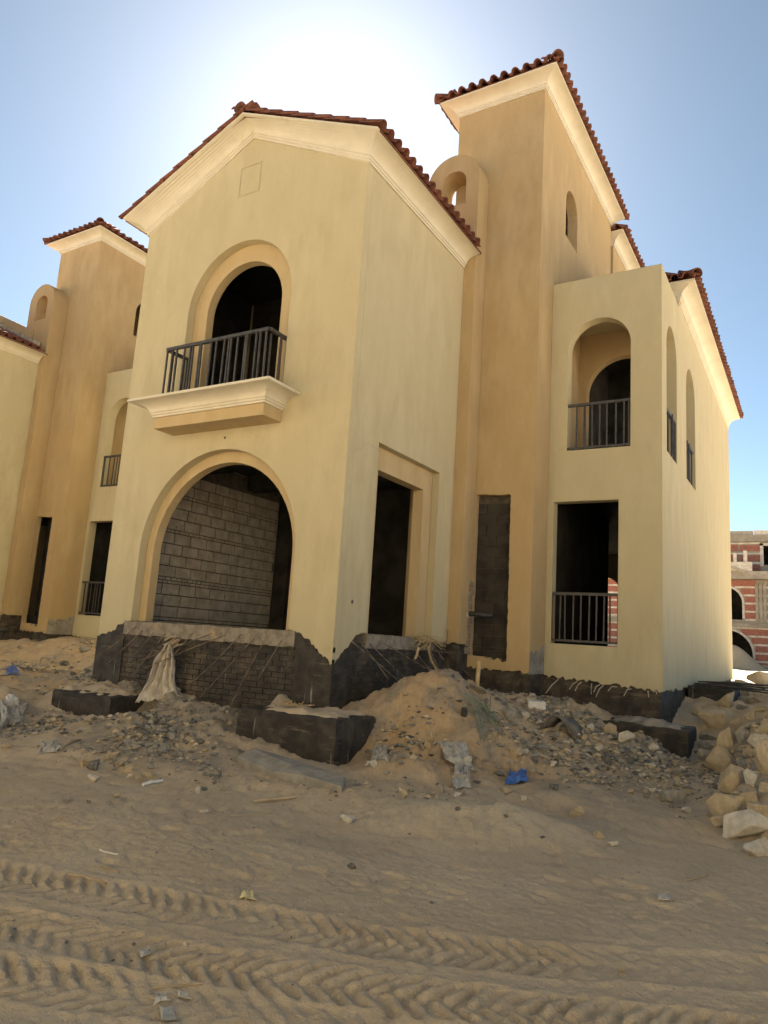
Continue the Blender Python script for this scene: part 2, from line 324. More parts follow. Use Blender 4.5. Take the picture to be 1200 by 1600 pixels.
ground_mat()

# ------------------------------------------------------------------ mesh helpers
class MB:
    def __init__(s): s.v = []; s.f = []
    def add(s, vs, fs):
        o = len(s.v); s.v += [tuple(v) for v in vs]; s.f += [tuple(i + o for i in f) for f in fs]; return s
    def box(s, x0, y0, z0, x1, y1, z1):
        return s.add([(x0, y0, z0), (x1, y0, z0), (x1, y1, z0), (x0, y1, z0), (x0, y0, z1), (x1, y0, z1), (x1, y1, z1), (x0, y1, z1)],
                     [(0, 3, 2, 1), (4, 5, 6, 7), (0, 1, 5, 4), (1, 2, 6, 5), (2, 3, 7, 6), (3, 0, 4, 7)])
    def tube(s, path, r, n=6, r2=None):
        path = [Vector(p) for p in path]; rings = []
        for i, p in enumerate(path):
            d = (path[min(i + 1, len(path) - 1)] - path[max(i - 1, 0)]).normalized()
            a = d.cross(Vector((0, 0, 1))); a = a.normalized() if a.length > 1e-4 else Vector((1, 0, 0)); b_ = d.cross(a)
            rr = r if r2 is None else r + (r2 - r) * i / (len(path) - 1)
            rings.append([p + rr * (math.cos(2 * math.pi * k / n) * a + math.sin(2 * math.pi * k / n) * b_) for k in range(n)])
        vs = [v for R in rings for v in R]; fs = []
        for i in range(len(path) - 1):
            for k in range(n):
                fs.append((i * n + k, i * n + (k + 1) % n, (i + 1) * n + (k + 1) % n, (i + 1) * n + k))
        fs.append(tuple(range(n))[::-1]); fs.append(tuple(range((len(path) - 1) * n, len(path) * n)))
        return s.add(vs, fs)
    def bar(s, p, q, w):
        """square bar from p to q"""
        p = Vector(p); q = Vector(q); d = (q - p).normalized()
        a = d.cross(Vector((0, 0, 1))); a = a.normalized() if a.length > 1e-3 else Vector((1, 0, 0)); b_ = d.cross(a)
        vs = [P + w / 2 * (i * a + j * b_) for P in (p, q) for i, j in ((-1, -1), (1, -1), (1, 1), (-1, 1))]
        return s.add(vs, [(0, 1, 2, 3), (7, 6, 5, 4), (0, 4, 5, 1), (1, 5, 6, 2), (2, 6, 7, 3), (3, 7, 4, 0)])
    def slab(s, outer, holes, fmap, d0, d1):
        """a plate cut from a 2-D outline with holes; fmap(a, b, depth) gives the point"""
        loops = [outer] + list(holes); pts = [p for l in loops for p in l]; n = len(pts)
        tris = tessellate_polygon([[Vector((a, b_, 0)) for a, b_ in l] for l in loops])
        vs = [fmap(a, b_, d0) for a, b_ in pts] + [fmap(a, b_, d1) for a, b_ in pts]
        fs = [tuple(t) for t in tris] + [tuple(i + n for i in t[::-1]) for t in tris]
        o = 0
        for l in loops:
            m = len(l)
            for i in range(m):
                j = (i + 1) % m; fs.append((o + i, o + j, n + o + j, n + o + i))
            o += m
        return s.add(vs, fs)
    def mesh(s, name, mat, smooth_shade=False, recalc=True):
        me = bpy.data.meshes.new(name); me.from_pydata(s.v, [], s.f)
        if recalc:
            bm = bmesh.new(); bm.from_mesh(me); bmesh.ops.recalc_face_normals(bm, faces=bm.faces); bm.to_mesh(me); bm.free()
        me.materials.append(MATS[mat])
        if smooth_shade: me.polygons.foreach_set('use_smooth', [True] * len(me.polygons))
        me.update(); return me
    def build(s, name, mat, parent=None, smooth_shade=False, kind=None, recalc=True):
        o = bpy.data.objects.new(name, s.mesh(name, mat, smooth_shade, recalc)); C.objects.link(o)
        if parent is not None: o.parent = parent
        if kind: o['kind'] = kind
        return o
def link(name, me, parent=None, matrix=None):
    o = bpy.data.objects.new(name, me); C.objects.link(o)
    if parent is not None: o.parent = parent
    if matrix is not None: o.matrix_local = matrix
    return o
def tag(o, label, cat, group=None, kind=None):
    o['label'] = label; o['category'] = cat
    if group: o['group'] = group
    if kind: o['kind'] = kind
    return o
def empty(name, loc, rz=0.0):
    o = bpy.data.objects.new(name, None); C.objects.link(o); o.location = loc; o.rotation_euler.z = rz
    o.empty_display_size = 0.2; return o
def arch(a0, a1, b0, spring, n=20, rise=None):
    """outline of an arched opening"""
    r = (a1 - a0) / 2; c = (a0 + a1) / 2; rz = r if rise is None else rise
    return [(a0, b0), (a1, b0)] + [(c + r * math.cos(t), spring + rz * math.sin(t)) for t in [math.pi * k / n for k in range(n + 1)]]
def jag(p, q, step, amp, seed, wob=.3):
    """ragged line from p to q (end points kept)"""
    R = random.Random(seed); L = math.hypot(q[0] - p[0], q[1] - p[1]); n = max(2, int(L / step)); out = []
    for i in range(n + 1):
        t = i / n; a = 0 if i in (0, n) else amp
        out.append((p[0] + (q[0] - p[0]) * t + R.uniform(-wob, wob) * step * (0 < i < n), p[1] + (q[1] - p[1]) * t + R.uniform(-1, 1) * a))
    return out

# ------------------------------------------------------------------ ground sheet
def axis(fine0, fine1, df, mid0, mid1, dm, far):
    a = list(np.arange(fine0, fine1, df))
    x = a[-1]; d = df
    while x < far:
        d = min(d * 1.05, dm) if x < mid1 else d * 1.16
        x += d; a.append(x)
    x = a[0]; d = df; pre = []
    while x > -far:
        d = min(d * 1.05, dm) if x > mid0 else d * 1.16
        x -= d; pre.append(x)
    return np.array(pre[::-1] + a)
def build_ground():
    ang = math.radians(21.0); ca, sa = math.cos(ang), math.sin(ang); ox, oy = 3.0, -4.8
    U = axis(-2.6, 3.0, 0.0135, -12, 9, 0.042, 2500); Vv = axis(-1.3, 1.6, 0.0135, -3, 12, 0.042, 2500)
    u, v = np.meshgrid(U, Vv); x = ox + u * ca - v * sa; y = oy + u * sa + v * ca
    z = height(x, y)
    nu, nv = len(U), len(Vv)
    co = np.stack([x, y, z], -1).reshape(-1, 3)
    i = np.arange(nu * nv).reshape(nv, nu)
    q = np.stack([i[:-1, :-1], i[:-1, 1:], i[1:, 1:], i[1:, :-1]], -1).reshape(-1, 4)
    me = bpy.data.meshes.new('ground'); me.vertices.add(len(co)); me.vertices.foreach_set('co', co.ravel())
    me.loops.add(q.size); me.loops.foreach_set('vertex_index', q.ravel())
    me.polygons.add(len(q)); me.polygons.foreach_set('loop_start', np.arange(0, q.size, 4)); me.polygons.foreach_set('loop_total', np.full(len(q), 4))
    me.update(calc_edges=True)
    me.polygons.foreach_set('use_smooth', np.ones(len(q), bool))
    X, Y, Z = co[:, 0], co[:, 1], co[:, 2]
    def blob(cx, cy, rx, ry): return np.exp(-((X - cx) / rx) ** 2 - ((Y - cy) / ry) ** 2)
    n = fbm(X * 1.3, Y * 1.3, 4, 80); n2 = fbm(X * 4, Y * 4, 3, 84)
    red = 0.95 * blob(1.0, 0.5, 1.1, 1.2) + .8 * blob(1.9, -.3, .9, .8) + 0.6 * blob(-.5, -.3, .45, .4) + 0.85 * blob(-6.5, 0.3, 2.6, 1.2) + .9 * blob(-9.5, 2.2, 3.2, 2.2) + .5 * blob(2.6, .6, .9, 1) + .5 * blob(-2.9, -1.0, .5, .5) + .3 * blob(-5, -1.8, 1, .6) + .35 * blob(2.2, 2.6, .8, .8)
    red = np.clip(red + 0.35 * n * (red > 0.08), 0, 1)
    grey = 0.95 * blob(-1.9, -1.5, .75, .6) + .8 * blob(-1.5, -.7, .7, .5) + .7 * blob(3.4, 2.0, .7, 1.6) + .6 * blob(-3.6, -1.9, .5, .3) + .6 * blob(-0.5, -1.9, .4, .3) + .5 * blob(2.6, 3.2, .8, .6) + .55 * blob(-2.8, -.4, 1.0, .5) + .35 * blob(1.9, -3.1, .8, .25) + .4 * blob(3.7, -.4, .6, .8) + .4 * blob(.2, -1.4, .9, .3) + .7 * blob(4.0, 3.2, .4, .8)
    spz = smooth(.08, .3, Z) * (Y < 5)
    grey = np.clip(grey * (1 + .9 * n2) + .25 * n * (grey > .1) + spz * np.clip(.38 + 1.1 * n2 + .5 * n, 0, .85), 0, 1)
    blue = np.clip(.95 * blob(3.05, -1.8, .65, .45) + .5 * blob(2.4, -2.1, .5, .35) + .25 * smooth(.1, .5, n) * (Z < .1), 0, 1)
    col = np.stack([red, grey, blue, np.ones_like(red)], -1).astype(np.float32)
    at = me.color_attributes.new('tint', 'FLOAT_COLOR', 'POINT'); at.data.foreach_set('color', col.ravel())
    me.materials.append(MATS['sand'])
    o = bpy.data.objects.new('ground', me); C.objects.link(o); o['kind'] = 'structure'
    return o
build_ground()

# ------------------------------------------------------------------ roof tiles
TP, TL, TE = 0.228, 0.43, 0.36      # pitch across, tile length, exposed length
def tile_mesh():
    mb = MB(); n = 16; th = 0.016; prof = []
    for i in range(n + 1):
        t = i / n
        z = 0.072 * math.sqrt(max(0.0, 1 - ((t - .31) / .31) ** 2)) if t < 0.62 else -0.018 * math.sin(math.pi * (t - 0.62) / 0.38)
        prof.append((t * TP * 1.06, z))
    vs = []
    for yy, lift, tap in ((0, 0.026, 1.0), (TL, 0.0, 0.94)):
        for dz in (0, -th):
            for px_, z in prof: vs.append((TP / 2 + (px_ - TP / 2) * tap, yy, z + lift + dz))
    m = n + 1; fs = []
    for i in range(n):
        fs.append((i, i + 1, 2 * m + i + 1, 2 * m + i)); fs.append((m + i, 3 * m + i, 3 * m + i + 1, m + i + 1))
        fs.append((i, m + i, m + i + 1, i + 1)); fs.append((2 * m + i, 2 * m + i + 1, 3 * m + i + 1, 3 * m + i))
    fs.append((0, 2 * m, 3 * m, m)); fs.append((n, m + n, 3 * m + n, 2 * m + n))
    mb.add(vs, fs); return mb
TILE = tile_mesh(); TILE_ME = TILE.mesh('roof_tile', 'terracotta', smooth_shade=True)
def ridge_mesh():
    mb = MB(); n = 8; vs = []
    for yy, r in ((0, 0.115), (0.40, 0.095)):
        for rr in (r, r - 0.016):
            for k in range(n + 1):
                t = math.pi * (k / n * 1.16 - 0.08); vs.append((rr * math.cos(t), yy, rr * math.sin(t)))
    m = n + 1; fs = []
    for i in range(n):
        fs += [(i, i + 1, 2 * m + i + 1, 2 * m + i), (m + i, 3 * m + i, 3 * m + i + 1, m + i + 1), (i, m + i, m + i + 1, i + 1), (2 * m + i, 2 * m + i + 1, 3 * m + i + 1, 3 * m + i)]
    mb.add(vs, fs); return mb
RIDGE_ME = ridge_mesh().mesh('ridge_tile', 'terracotta', smooth_shade=True)
def basis(O, A, S):
    A = Vector(A).normalized(); S = Vector(S).normalized(); N = A.cross(S)
    if N.z < 0: A = -A; N = -N
    S = N.cross(A)
    return Matrix(((A.x, S.x, N.x, O[0]), (A.y, S.y, N.y, O[1]), (A.z, S.z, N.z, O[2]), (0, 0, 0, 1)))
def tiles(parent, O, A, S, cols, rows, single, keep=None, seed=0):
    """courses of tiles from eave corner O along A, up the slope along S; single(col,row) -> an object of its own"""
    R = random.Random(seed); Au = Vector(A).normalized(); Su = Vector(S).normalized(); O = Vector(O); bulk = MB()
    flip = Au.cross(Su).z < 0
    for r in range(rows):
        for c in range(cols):
            if keep and not keep(c, r): continue
            P = O + Au * ((c + (1 if flip else 0)) * TP + R.uniform(-.006, .006)) + Su * (r * TE + R.uniform(-.012, .012))
            M = basis(P, Au, Su) @ Matrix.Rotation(R.uniform(-.02, .02), 4, 'Z') @ Matrix.Rotation(R.uniform(-.025, .025), 4, 'Y')
            if single(c, r): link('roof_tile', TILE_ME, parent, M)
            else: bulk.add([M @ Vector(v) for v in TILE.v], TILE.f)
    if bulk.v: bulk.build('tile_courses', 'terracotta', parent, True, kind='stuff', recalc=False)
def ridge_line(parent, P, Q, seed=0):
    P = Vector(P); Q = Vector(Q); L = (Q - P).length; d = (Q - P) / L; n = max(1, int(L / 0.35)); R = random.Random(seed)
    up = Vector((0, 0, 1)); a = d.cross(up).normalized()
    for i in range(n):
        M = basis(P + d * (i * 0.35), a, d) @ Matrix.Rotation(R.uniform(-.04, .04), 4, 'Y')
        link('ridge_tile', RIDGE_ME, parent, M)

# ------------------------------------------------------------------ mouldings
COVE = [(-.03, 0), (.032, 0), (.032, .034), (.05, .04), (.05, .078), (.068, .082)] + \
       [(.068 + .262 * (1 - math.cos(t)), .082 + .145 * math.sin(t)) for t in [math.pi / 2 * k / 8 for k in range(1, 9)]] + [(.345, .230), (.345, .262), (-.03, .262)]
def cornice(name, parent, path, outs, prof=COVE, mat='moulding', k=1.0):
    """profile swept along a path; outs = outward direction (mitre) at each path point"""
    mb = MB(); m = len(prof)
    vs = [(p[0] + o * k * d[0], p[1] + o * k * d[1], p[2] + z * k) for p, d in zip(path, outs) for o, z in prof]; fs = []
    for i in range(len(path) - 1):
        for j in range(m):
            fs.append((i * m + j, i * m + (j + 1) % m, (i + 1) * m + (j + 1) % m, (i + 1) * m + j))
    fs.append(tuple(range(m))); fs.append(tuple(range((len(path) - 1) * m, len(path) * m))[::-1])
    mb.add(vs, fs); return mb.build(name, mat, parent)

# ------------------------------------------------------------------ railings
def railing(parent, runs, z0, z1, gap=0.118, bottom=True, name='railing'):
    """runs: list of (x0,y0,x1,y1)"""
    mb = MB()
    for x0, y0, x1, y1 in runs:
        mb.bar((x0, y0, z1), (x1, y1, z1), 0.050)
        if bottom: mb.bar((x0, y0, z0 + .02), (x1, y1, z0 + .02), 0.040)
    root = mb.build(name, 'iron', parent)
    me = MB().bar((0, 0, z0 + (0.02 if bottom else 0)), (0, 0, z1 - .015), 0.025).mesh('baluster', 'iron')
    for ri, (x0, y0, x1, y1) in enumerate(runs):
        L = math.hypot(x1 - x0, y1 - y0); n = max(2, round(L / gap))
        for i in range(n + 1):
            if (ri > 0 and i == 0): continue
            t = i / n; link('baluster', me, root, Matrix.Translation((x0 + (x1 - x0) * t, y0 + (y1 - y0) * t, 0)) @ Matrix.Rotation(random.uniform(-.012, .012), 4, 'Y'))
    return root

# ------------------------------------------------------------------ the villa
W, DG, ZE, ZA = 4.755, 3.45, 8.61, 9.81           # gable block: width, depth, eave, apex
TX0, TX1, TY, TYB, TZ = -0.485, 1.34, 3.926, 9.2, 12.35   # tower
WX, WY, WZ, YB = 3.352, 4.716, 8.61, 16.0         # wing
WYR = 6.62                                        # where the roofed part of the wing begins
SL = 0.445                                        # roof slope (rise over run)
front = lambda y0: (lambda a, b, d: (a, y0 + d, b))
side = lambda x0: (lambda a, b, d: (x0 - d, a, b))

def villa(loc, main):
    v = empty('villa', loc)
    P = lambda mb, n, m, par=v, **k: mb.build(n, m, par, **k)
    sd_ = 1 if main else 2
    # --- gable front: outer skin with the wide arch recesses
    if main:
        bottom = jag((-W, 1.30), (-4.4, 1.38), .04, .03, 1) + jag((-4.36, 1.45), (-4.02, 1.62), .05, .03, 2) + [(-4.0, 1.62)] + \
                 arch(-4.0, -0.78, 1.62, 2.75, 30)[2:][::-1] + [(-.78, 1.66)] + jag((-.74, 1.64), (-.42, 1.50), .04, .025, 3) + jag((-.38, 1.46), (0, 1.20), .045, .035, 4)
    else:
        bottom = [(-W, 1.3), (0, 1.3)]
    outer = bottom + [(0, ZE + .12), (-W / 2, ZA + .12), (-W, ZE + .12)]
    P(MB().slab(outer, [arch(-3.5, -1.28, 5.00, 6.81, 26)] if main else [], front(0), 0, .15), 'gable_wall', 'cream_stucco')
    inner = [(-W + .01, 1.62), (-3.84, 1.62)] + arch(-3.84, -.94, 1.62, 2.73, 30)[2:][::-1] + [(-.94, 1.62), (-.35, 1.62), (-.35, ZE - .05), (-W / 2, ZA - .08), (-W + .01, ZE - .05)]
    if main:
        P(MB().slab(inner, [arch(-3.2, -1.58, 5.00, 6.81, 26)], front(.15), 0.002, .16), 'arch_reveal', 'reveal_stucco')
        # shallow square panel pressed into the gable
        n_ = MB()
        for q in ((-2.63, 8.80, -2.60, 9.30), (-2.63, 9.30, -2.16, 9.325), (-2.19, 8.80, -2.16, 9.30), (-2.63, 8.775, -2.16, 8.80)): n_.box(q[0], -.012, q[1], q[2], .02, q[3])
        P(n_, 'gable_panel', 'cream_stucco')
    # --- gable side wall
    sb = jag((0.152, 1.28), (.50, 1.58), .05, .035, 5) + jag((.55, 1.62), (.82, 1.66), .05, .02, 6) + [(.82, 4.49), (2.87, 4.49)] + jag((2.87, 1.66), (2.98, 1.58), .04, .02, 7) + jag((3.0, 1.55), (DG, 1.62), .05, .03, 8)
    if not main: sb = [(.152, 1.3), (.82, 1.3), (.82, 4.49), (2.87, 4.49), (2.87, 1.3), (DG, 1.3)]
    P(MB().slab(sb + [(DG, ZE + .12), (.152, ZE + .12)], [], side(0), 0, .13), 'side_wall', 'cream_stucco')
    P(MB().slab([(.312, 1.62), (1.06, 1.62), (1.06, 4.13), (2.56, 4.13), (2.56, 1.62), (DG, 1.62), (DG, ZE), (.312, ZE)], [], side(-.13), 0.002, .20), 'window_reveal', 'reveal_stucco')
    # --- other outer walls
    P(MB().box(-W, .152, .5, -W + .25, YB, ZE + .1), 'outer_wall', 'cream_stucco')
    bo = MB().slab([(-W + .25, .5), (WX - .26, .5), (WX - .26, 8.9), (-W + .25, 8.9)], [arch(-.75, .12, 1.75, 3.55, 16), (arch(-3.5, -2.5, 1.75, 3.6, 12))], front(YB - .25), 0, .25)
    P(bo, 'back_wall', 'cream_stucco')
    # --- belfry pier
    pier = [(-.88, 1.55), (.08, 1.55), (.235, 1.55), (.235, 10.56)]
    pl = jag((-.88, 1.6), (.235, 1.58), .06, .03, 9) + [(.235 if k < 0 else -.3225 + .5575 * math.cos(t), 10.56 + .5575 * math.sin(t)) for k, t in enumerate([math.pi * j / 24 for j in range(25)])]
    b = MB().slab(pl, [arch(-.56, -.04, 10.02, 10.50, 14)], front(DG), 0.0, TY - DG - .003)
    po = P(b, 'belfry_pier', 'tan_stucco')
    bm = po.modifiers.new('edge', 'BEVEL'); bm.width = .07; bm.segments = 4; bm.limit_method = 'ANGLE'; bm.angle_limit = math.radians(60)
    # --- tower
    hole = jag((.25, 1.40), (.93, 1.34), .06, .03, 11) + jag((.935, 1.36), (.915, 4.26), .06, .006, 12, .12)[1:] + jag((.915, 4.28), (.25, 4.30), .05, .012, 13)[1:] + jag((.247, 4.28), (.247, 2.7), .2, .0, 14, .02)[1:] + jag((.245, 2.68), (.24, 1.42), .06, .002, 15, .1)[1:]
    tf = jag((TX0, 1.2), (TX1, 1.18), .05, .03, 16) + [(TX1, TZ + .1), (TX0, TZ + .1)]
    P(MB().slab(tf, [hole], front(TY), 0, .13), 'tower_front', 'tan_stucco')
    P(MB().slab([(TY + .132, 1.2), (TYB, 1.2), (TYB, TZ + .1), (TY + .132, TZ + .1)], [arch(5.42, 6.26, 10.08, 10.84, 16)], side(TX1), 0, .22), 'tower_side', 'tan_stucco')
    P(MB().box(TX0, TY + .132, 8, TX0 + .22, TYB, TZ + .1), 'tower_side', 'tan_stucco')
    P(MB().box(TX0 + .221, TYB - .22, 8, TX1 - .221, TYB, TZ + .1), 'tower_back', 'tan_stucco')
    cz = TZ
    cornice('tower_cornice', v, [(TX0, TYB, cz), (TX0, TY, cz), (TX1, TY, cz), (TX1, TYB + .12, cz)], [(-1, 0), (-1, -1), (1, -1), (1, 0)], k=.92)
    o = .33; z0 = cz + .255
    hx = (TX0 + TX1) / 2; run = (TX1 - TX0) / 2 + o; hz = z0 + run * SL
    deck = MB().add([(TX0 - o, TY - o, z0), (TX1 + o, TY - o, z0), (TX1 + o, TYB + .15, z0), (TX0 - o, TYB + .15, z0), (hx, TY - o + run, hz), (hx, TYB + .15 - run, hz)],
                    [(0, 1, 4), (1, 2, 5, 4), (2, 3, 5), (3, 0, 4, 5), (0, 3, 2, 1)])
    tr = P(deck, 'tower_roof', 'terracotta')
    up = .012; e = .06; Lx = TX1 - TX0 + 2 * o; Ly = TYB + .15 - TY + o; c_ = math.sqrt(1 + SL * SL)
    rows = int(run * c_ / TE) + 1
    nx, ny = int(Lx / TP) + 1, int(Ly / TP) + 1
    def hip_keep(n, L):
        return lambda c, r: (r * TE / c_) * 1.0 <= min((c + 1) * TP, L - c * TP) + .04
    tiles(tr, (TX0 - o, TY - o - e, z0 + up), (1, 0, 0), (0, 1, SL), nx, rows, lambda c, r: r == 0, hip_keep(nx, Lx), 21)
    tiles(tr, (TX1 + o + e, TY - o, z0 + up), (0, 1, 0), (-1, 0, SL), ny, rows, lambda c, r: r == 0, hip_keep(ny, Ly), 22)
    tiles(tr, (TX0 - o - e, TY - o, z0 + up), (0, 1, 0), (1, 0, SL), ny, rows, lambda c, r: r == 0, hip_keep(ny, Ly), 23)
    ridge_line(tr, (TX1 + o + .05, TY - o - .05, z0 + .045), (hx, TY - o + run, hz + .05), 24)
    ridge_line(tr, (TX0 - o - .05, TY - o - .05, z0 + .045), (hx, TY - o + run, hz + .05), 25)
    ridge_line(tr, (hx, TY - o + run, hz + .05), (hx, TYB + .1 - run, hz + .05), 26)
    P(MB().slab([(TY + .01, 1.15)] + jag((TY + .01, 1.50), (TY + .55, 1.56), .06, .03, 71) + jag((TY + .6, 1.62), (WY - .01, 1.66), .06, .02, 72) + [(WY - .01, 1.15)], [], side(TX1 + .004), 0, .02), 'bare_patch', 'concrete')
    # coated block wall behind the broken-out slot in the tower
    if main:
        bw = P(MB().box(.0, TY + .165, 1.0, 1.1, TY + .30, 4.6), 'slot_wall', 'mortar')
        z = 1.02; k = 0
        for hgt in (.19, .10, .19, .06, .20, .20, .20, .20, .20, .20, .20, .20, .20, .20, .20, .20, .20):
            x = .02 - (.2 if k % 2 else 0)
            while x < 1.08:
                w_ = .40; a0, a1 = max(x, .02), min(x + w_ - .010, 1.08)
                if a1 - a0 > .03: P(MB().box(a0, TY + .145 + random.uniform(-.004, .006), z, a1, TY + .164, min(z + hgt - .010, 4.58)), 'concrete_block', 'coated_block', bw)
                x += w_
            z += hgt; k += 1
            if z > 4.5: break
    else:
        P(MB().box(.0, TY + .5, 1.0, 1.1, TY + .62, 4.6), 'slot_wall', 'coated_block')
        for px_, pr in ((.62, .055), (.75, .045), (.50, .03)):
            P(MB().tube([(px_, TY + .30, 1.2), (px_ + .01, TY + .30, 3.2), (px_ + .02, TY + .31, 4.4)], pr, 10), 'riser_pipe', 'black_pipe', smooth_shade=True)
        P(MB().tube([(.62, TY + .30, 3.55), (.80, TY + .22, 3.62)], .06, 10), 'pipe_branch', 'white_plastic', smooth_shade=True)
    # --- wing with the loggia
    wb = jag((TX1 + .001, 1.13), (WX, 1.02), .05, .035, 31)
    P(MB().slab(wb + [(WX, WZ), (TX1 + .001, WZ)], [[(1.451, 1.70), (2.621, 1.70), (2.621, 4.27), (1.451, 4.27)], arch(1.673, 2.816, 5.23, 7.19, 24)], front(WY), 0, .23), 'wing_front', 'cream_stucco')
    ws = jag((WY + .232, 1.02), (YB, 1.05), .12, .03, 32)
    P(MB().slab(ws + [(YB, 8.95), (WYR, 8.95), (WYR, WZ), (WY + .232, WZ)], [arch(5.17, 6.29, 5.22, 7.22, 22), arch(7.45, 8.73, 5.22, 7.14, 22)], side(WX), 0, .25), 'wing_side', 'cream_stucco')
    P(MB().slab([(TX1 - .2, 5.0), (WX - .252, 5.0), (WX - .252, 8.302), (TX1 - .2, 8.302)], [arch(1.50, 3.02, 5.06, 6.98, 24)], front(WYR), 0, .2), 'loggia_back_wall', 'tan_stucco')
    P(MB().box(TX1 + .002, WY + .232, 8.30, WX - .252, WYR, 8.50), 'loggia_ceiling', 'cream_stucco')
    P(MB().box(TX1 + .002, WYR, WZ - .12, WX - .252, WYR + .18, 9.05), 'attic_wall', 'cream_stucco')
    # main roof over the wing
    cz = 8.75
    cornice('wing_cornice', v, [(TX1 + .01, WYR, cz), (WX, WYR, cz), (WX, YB - .1, cz)], [(0, -1), (1, -1), (1, 0)], k=1.0)
    cornice('wing_frieze', v, [(WX, WYR + .1, cz - .07), (WX, YB - .1, cz - .07)], [(1, 0), (1, 0)], prof=[(-.03, 0), (.018, 0), (.018, .075), (-.03, .075)])
    o = .36; z0 = cz + .27; xr = -.7; yr = WYR - o; yb = YB + .05
    top = z0 + (WX + o - xr) * SL
    deck = MB().add([(TX1 + .01, yr, z0), (WX + o, yr, z0), (WX + o, yb, z0), (TX1 + .01, yb, z0), (TX1 + .01, yr + (WX + o - TX1), z0 + (WX + o - TX1) * SL), (TX1 + .01, yb, z0 + (WX + o - TX1) * SL)],
                    [(0, 1, 4), (1, 2, 5, 4), (0, 3, 2, 1), (2, 3, 5), (0, 4, 5, 3)])
    wr = P(deck, 'wing_roof', 'terracotta')
    Ly = yb - yr; ny = int(Ly / TP) + 1; run = WX + o - TX1; rows = int(run * c_ / TE) + 1
    tiles(wr, (WX + o + e, yr, z0 + up), (0, 1, 0), (-1, 0, SL), ny, rows, lambda c, r: r == 0, lambda c, r: r * TE / c_ <= (c + 1) * TP, 41)
    tiles(wr, (WX + o, yr - e, z0 + up), (-1, 0, 0), (0, 1, SL), int(run / TP), rows, lambda c, r: r == 0, lambda c, r: r * TE / c_ <= (c + 1) * TP, 42)
    ridge_line(wr, (WX + o + .05, yr - .05, z0 + .045), (TX1 + .2, yr + run - .2, z0 + (run - .2) * SL + .05), 43)
    # set-back storey behind the tower
    P(MB().box(-3.2, 9.55, 8.6, TX1 - .02, 14.2, 12.1), 'attic_storey', 'tan_stucco')
    cornice('attic_cornice', v, [(-3.2, 9.55, 12.02), (TX1 - .02, 9.55, 12.02), (TX1 - .02, 14.2, 12.02)], [(-1, -1), (1, -1), (1, 0)], k=.9)
    ar = P(MB().add([(-3.5, 9.23, 12.27), (1.64, 9.23, 12.27), (1.64, 14.3, 12.27), (-3.5, 14.3, 12.27), (-.93, 11.7, 13.3)], [(0, 1, 4), (1, 2, 4), (2, 3, 4), (3, 0, 4), (0, 3, 2, 1)]), 'attic_roof', 'terracotta')
    tiles(ar, (1.64 + e, 9.25, 12.28), (0, 1, 0), (-1, 0, SL), 22, 3, lambda c, r: r == 0, None, 44)
    tiles(ar, (1.64, 9.23 - e, 12.28), (-1, 0, 0), (0, 1, SL), 5, 3, lambda c, r: r == 0, None, 45)
    # --- gable roof
    cornice('gable_cornice', v, [(-W, DG, ZE), (-W, 0, ZE), (-W / 2, 0, ZA), (0, 0, ZE), (0, DG - .02, ZE)], [(-1, 0), (-1, -1), (0, -1), (1, -1), (1, 0)])
    o = .36; z0 = ZE + .262 - .012; ap = ZA + .251; sl = (ap - z0) / (W / 2 + o); c2 = math.sqrt(1 + sl * sl)
    yv = -.355; y1 = DG if main else DG
    deck = MB()
    for y_a, y_b in ((yv + .07, y1 + 2.2),):
        deck.add([(-W - o, y_a, z0), (-W / 2, y_a, ap), (o, y_a, z0), (-W - o, y_b, z0), (-W / 2, y_b, ap), (o, y_b, z0),
                  (-W - o, y_a, z0 - .03), (-W / 2, y_a, ap - .03), (o, y_a, z0 - .03), (-W - o, y_b, z0 - .03), (-W / 2, y_b, ap - .03), (o, y_b, z0 - .03)],
                 [(0, 3, 4, 1), (1, 4, 5, 2), (6, 7, 10, 9), (7, 8, 11, 10), (0, 1, 7, 6), (1, 2, 8, 7), (3, 9, 10, 4), (4, 10, 11, 5), (0, 6, 9, 3), (2, 5, 11, 8)])
    # the right slope stops at the pier
    deck.v = [(x, min(y, DG - .02) if x > -.95 else y, z) for x, y, z in deck.v]
    gr = P(deck, 'gable_roof', 'terracotta')
    run = W / 2 + o; rows = int(run * c2 / TE) + 1; ny = int((DG - yv) / TP)
    tiles(gr, (o + e, yv - .03, z0 + up), (0, 1, 0), (-1, 0, sl), ny, rows, (lambda c, r: True) if not main else (lambda c, r: r == 0 or c == 0), lambda c, r: r * TE / c2 < run - .1, 51)
    tiles(gr, (-W - o - e, yv - .03, z0 + up), (0, 1, 0), (1, 0, sl), ny, rows, lambda c, r: main and (r == 0 or c == 0), lambda c, r: r * TE / c2 < run - .1, 52)
    ridge_line(gr, (-W / 2, yv - .08, ap + .03), (-W / 2, DG + 2, ap + .03), 53)
    # --- balcony
    if main:
        P(MB().box(-3.52, -.42, 4.68, -1.24, -.002, 4.87), 'balcony_slab', 'reveal_stucco')
        mo = cornice('balcony_moulding', v, [(-3.52, 0, 4.86), (-3.52, -.42, 4.86), (-1.24, -.42, 4.86), (-1.24, 0, 4.86)], [(-1, 0), (-1, -1), (1, -1), (1, 0)], k=.93)
        P(MB().box(-3.83, -.72, 5.105, -.93, -.003, 5.122), 'balcony_floor', 'moulding')
        railing(v, [(-3.50, .10, -3.50, -.35), (-3.50, -.35, -1.33, -.35), (-1.33, -.35, -1.33, .12)], 5.115, 6.05, .122, bottom=False, name='balcony_railing')
    railing(v, [(1.455, WY + .04, 2.62, WY + .04)], 1.74, 2.59, .130, name='window_railing')
